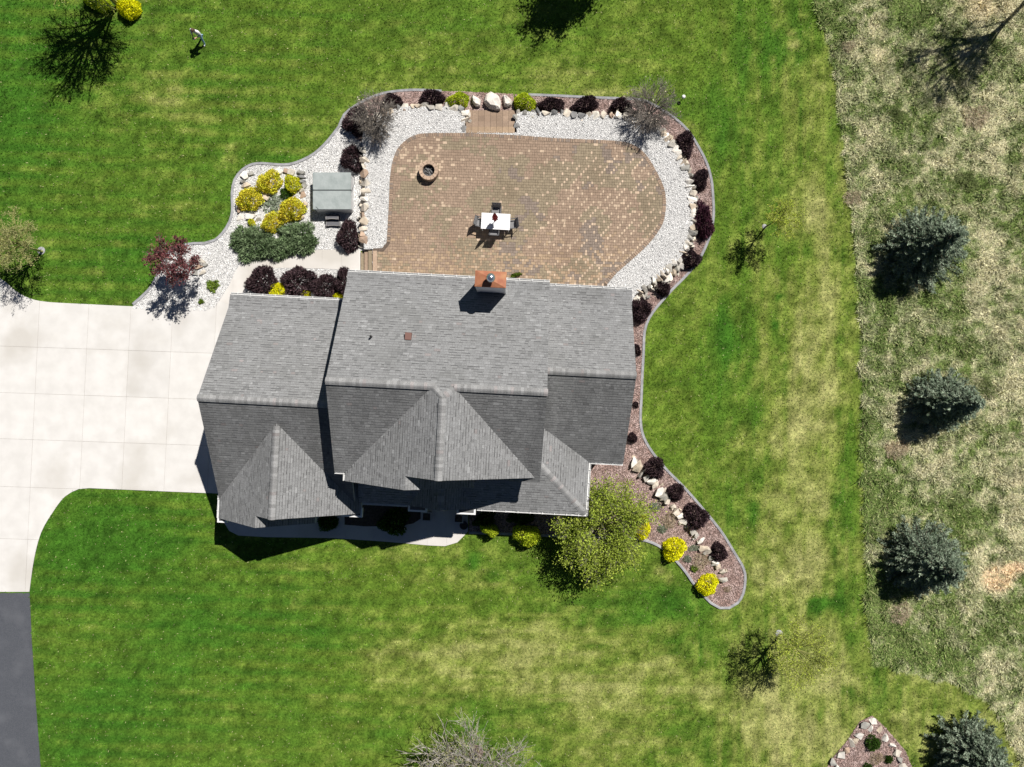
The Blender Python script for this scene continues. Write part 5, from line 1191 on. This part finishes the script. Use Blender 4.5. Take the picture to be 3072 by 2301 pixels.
# path light
q = P(2046, 298); pl = empty('path_light', (q[0], q[1], 0), 'small white domed path light on the lawn by the upper right bare shrub', 'lamp')
MB().tube([(0, 0, -.05), (0, 0, .38)], [.02, .02], 8).build('stake', MAT['dark_pipe'], pl); MB().lathe((0, 0, .34), [(.07, 0), (.11, .03), (.10, .09), (.06, .13), (.01, .145)], 14).build('dome', MAT['lamp_white'], pl, smooth=True)

# ------------------------------------------------------------------ person on the lawn
q = P(612, 120); pr = empty('person', (q[0], q[1], 0), 'person in a pale top and light blue jeans looking down on the lawn', 'person', None, math.radians(160))
# local frame: person faces +y; skeleton joints (metres)
J = {'pel': (0, 0, .80), 'wai': (0, .02, .95), 'che': (0, .06, 1.14), 'nec': (0, .10, 1.30), 'hea': (0, .15, 1.40), 'top': (0, .15, 1.50), 'nose': (0, .27, 1.38),
     'hpl': (-.10, 0, .77), 'hpr': (.10, 0, .77), 'knl': (-.13, .14, .43), 'knr': (.12, -.02, .42), 'anl': (-.15, .20, .07), 'anr': (.13, -.24, .09), 'tol': (-.16, .36, .03), 'tor': (.14, -.09, .03),
     'shl': (-.21, .07, 1.22), 'shr': (.21, .07, 1.22), 'ell': (-.29, .10, .98), 'elr': (.29, .10, .98), 'wrl': (-.10, .32, 1.00), 'wrr': (.10, .32, 1.00), 'pal': (-.06, .38, 1.01), 'par': (.06, .38, 1.01)}
RAD = {'pel': .145, 'wai': .125, 'che': .165, 'nec': .055, 'hea': .098, 'top': .07, 'nose': .018, 'hpl': .09, 'hpr': .09, 'knl': .062, 'knr': .062, 'anl': .045, 'anr': .045, 'tol': .035, 'tor': .035,
       'shl': .085, 'shr': .085, 'ell': .055, 'elr': .055, 'wrl': .03, 'wrr': .03, 'pal': .034, 'par': .034}
E = [('pel', 'wai'), ('wai', 'che'), ('che', 'nec'), ('nec', 'hea'), ('hea', 'top'), ('hea', 'nose'), ('pel', 'hpl'), ('pel', 'hpr'), ('hpl', 'knl'), ('knl', 'anl'), ('anl', 'tol'), ('hpr', 'knr'), ('knr', 'anr'), ('anr', 'tor'),
     ('che', 'shl'), ('shl', 'ell'), ('ell', 'wrl'), ('wrl', 'pal'), ('che', 'shr'), ('shr', 'elr'), ('elr', 'wrr'), ('wrr', 'par')]
for s, sg in (('l', -1), ('r', 1)):
    b0 = Vector(J['pa' + s])
    for k, (dx, ln) in enumerate(((-.03, .062), (-.01, .075), (.01, .07), (.028, .055))):
        a_, c_ = 'f%s%d' % (s, k), 'g%s%d' % (s, k)
        J[a_] = (b0.x + dx, b0.y + ln * .6, b0.z + .005); J[c_] = (b0.x + dx - sg * .015, b0.y + ln, b0.z - .02); RAD[a_] = .0095; RAD[c_] = .008; E += [('pa' + s, a_), (a_, c_)]
    J['t' + s] = (b0.x - sg * .035, b0.y + .0, b0.z + .03); RAD['t' + s] = .010; E.append(('pa' + s, 't' + s))
names = list(J); me = bpy.data.meshes.new('body_skeleton'); me.from_pydata([J[k] for k in names], [(names.index(a), names.index(b)) for a, b in E], [])
tmp = bpy.data.objects.new('body_tmp', me); COL.objects.link(tmp)
sk = tmp.modifiers.new('Skin', 'SKIN'); sk.use_smooth_shade = True
for i, k in enumerate(names): me.skin_vertices[0].data[i].radius = (RAD[k], RAD[k]); me.skin_vertices[0].data[i].use_root = (k == 'pel')
sb = tmp.modifiers.new('Sub', 'SUBSURF'); sb.levels = 1; sb.render_levels = 1
dg = bpy.context.evaluated_depsgraph_get(); bme_ = bpy.data.meshes.new_from_object(tmp.evaluated_get(dg)); bpy.data.objects.remove(tmp)
bme_.materials.clear()
for k in ('shirt', 'jeans', 'skin', 'shoe'): bme_.materials.append(MAT[k])
for f in bme_.polygons:
    c = f.center; best = min(names, key=lambda k: (Vector(J[k]) - c).length - RAD[k])
    if best[0] in 'fgt' and best != 'top' and best not in ('tol', 'tor') or best in ('pal', 'par', 'wrl', 'wrr', 'hea', 'top', 'nose', 'nec'): f.material_index = 2
    elif best in ('tol', 'tor') or (best in ('anl', 'anr') and c.z < .07): f.material_index = 3
    elif c.z < .86 and abs(c.x) < .24 and best in ('pel', 'hpl', 'hpr', 'knl', 'knr', 'anl', 'anr'): f.material_index = 1
    f.use_smooth = True
link('body', bme_, None, pr)
hm = MB(); v = []
for i in range(7):
    t = i / 6 * PI * .62
    for k in range(14): a = 2 * PI * k / 14; v.append((.112 * math.sin(t) * math.cos(a), .135 + .118 * math.sin(t) * math.sin(a) - .02 * i / 6, 1.42 + .125 * math.cos(t) - (.05 * i / 6 if math.sin(a) < 0 else 0)))
hm.add(v, [(i * 14 + k, (i + 1) * 14 + k, (i + 1) * 14 + (k + 1) % 14, i * 14 + (k + 1) % 14) for i in range(6) for k in range(14) if not (i >= 4 and math.sin(2 * PI * (k + .5) / 14) > .35)]); hm.build('hair', MAT['hair'], pr, smooth=True)
rz = math.radians(160); lx, ly = 0.0, .44
hx, hy_ = q[0] + lx * math.cos(rz) - ly * math.sin(rz), q[1] + lx * math.sin(rz) + ly * math.cos(rz)
ct = empty('handheld_controller', (hx, hy_, 1.0), 'small dark controller held in the hands of the person', 'controller', None, rz)
MB().prism(rounded(.17, .10, .03, 3), -.01, .02, bottom=True).build('controller_body', MAT['black_plastic'], ct)
for s in (-1, 1): MB().tube([(s * .05, -.01, .02), (s * .05, -.01, .04)], [.008, .01], 6).build('control_stick', MAT['dark_pipe'], ct)
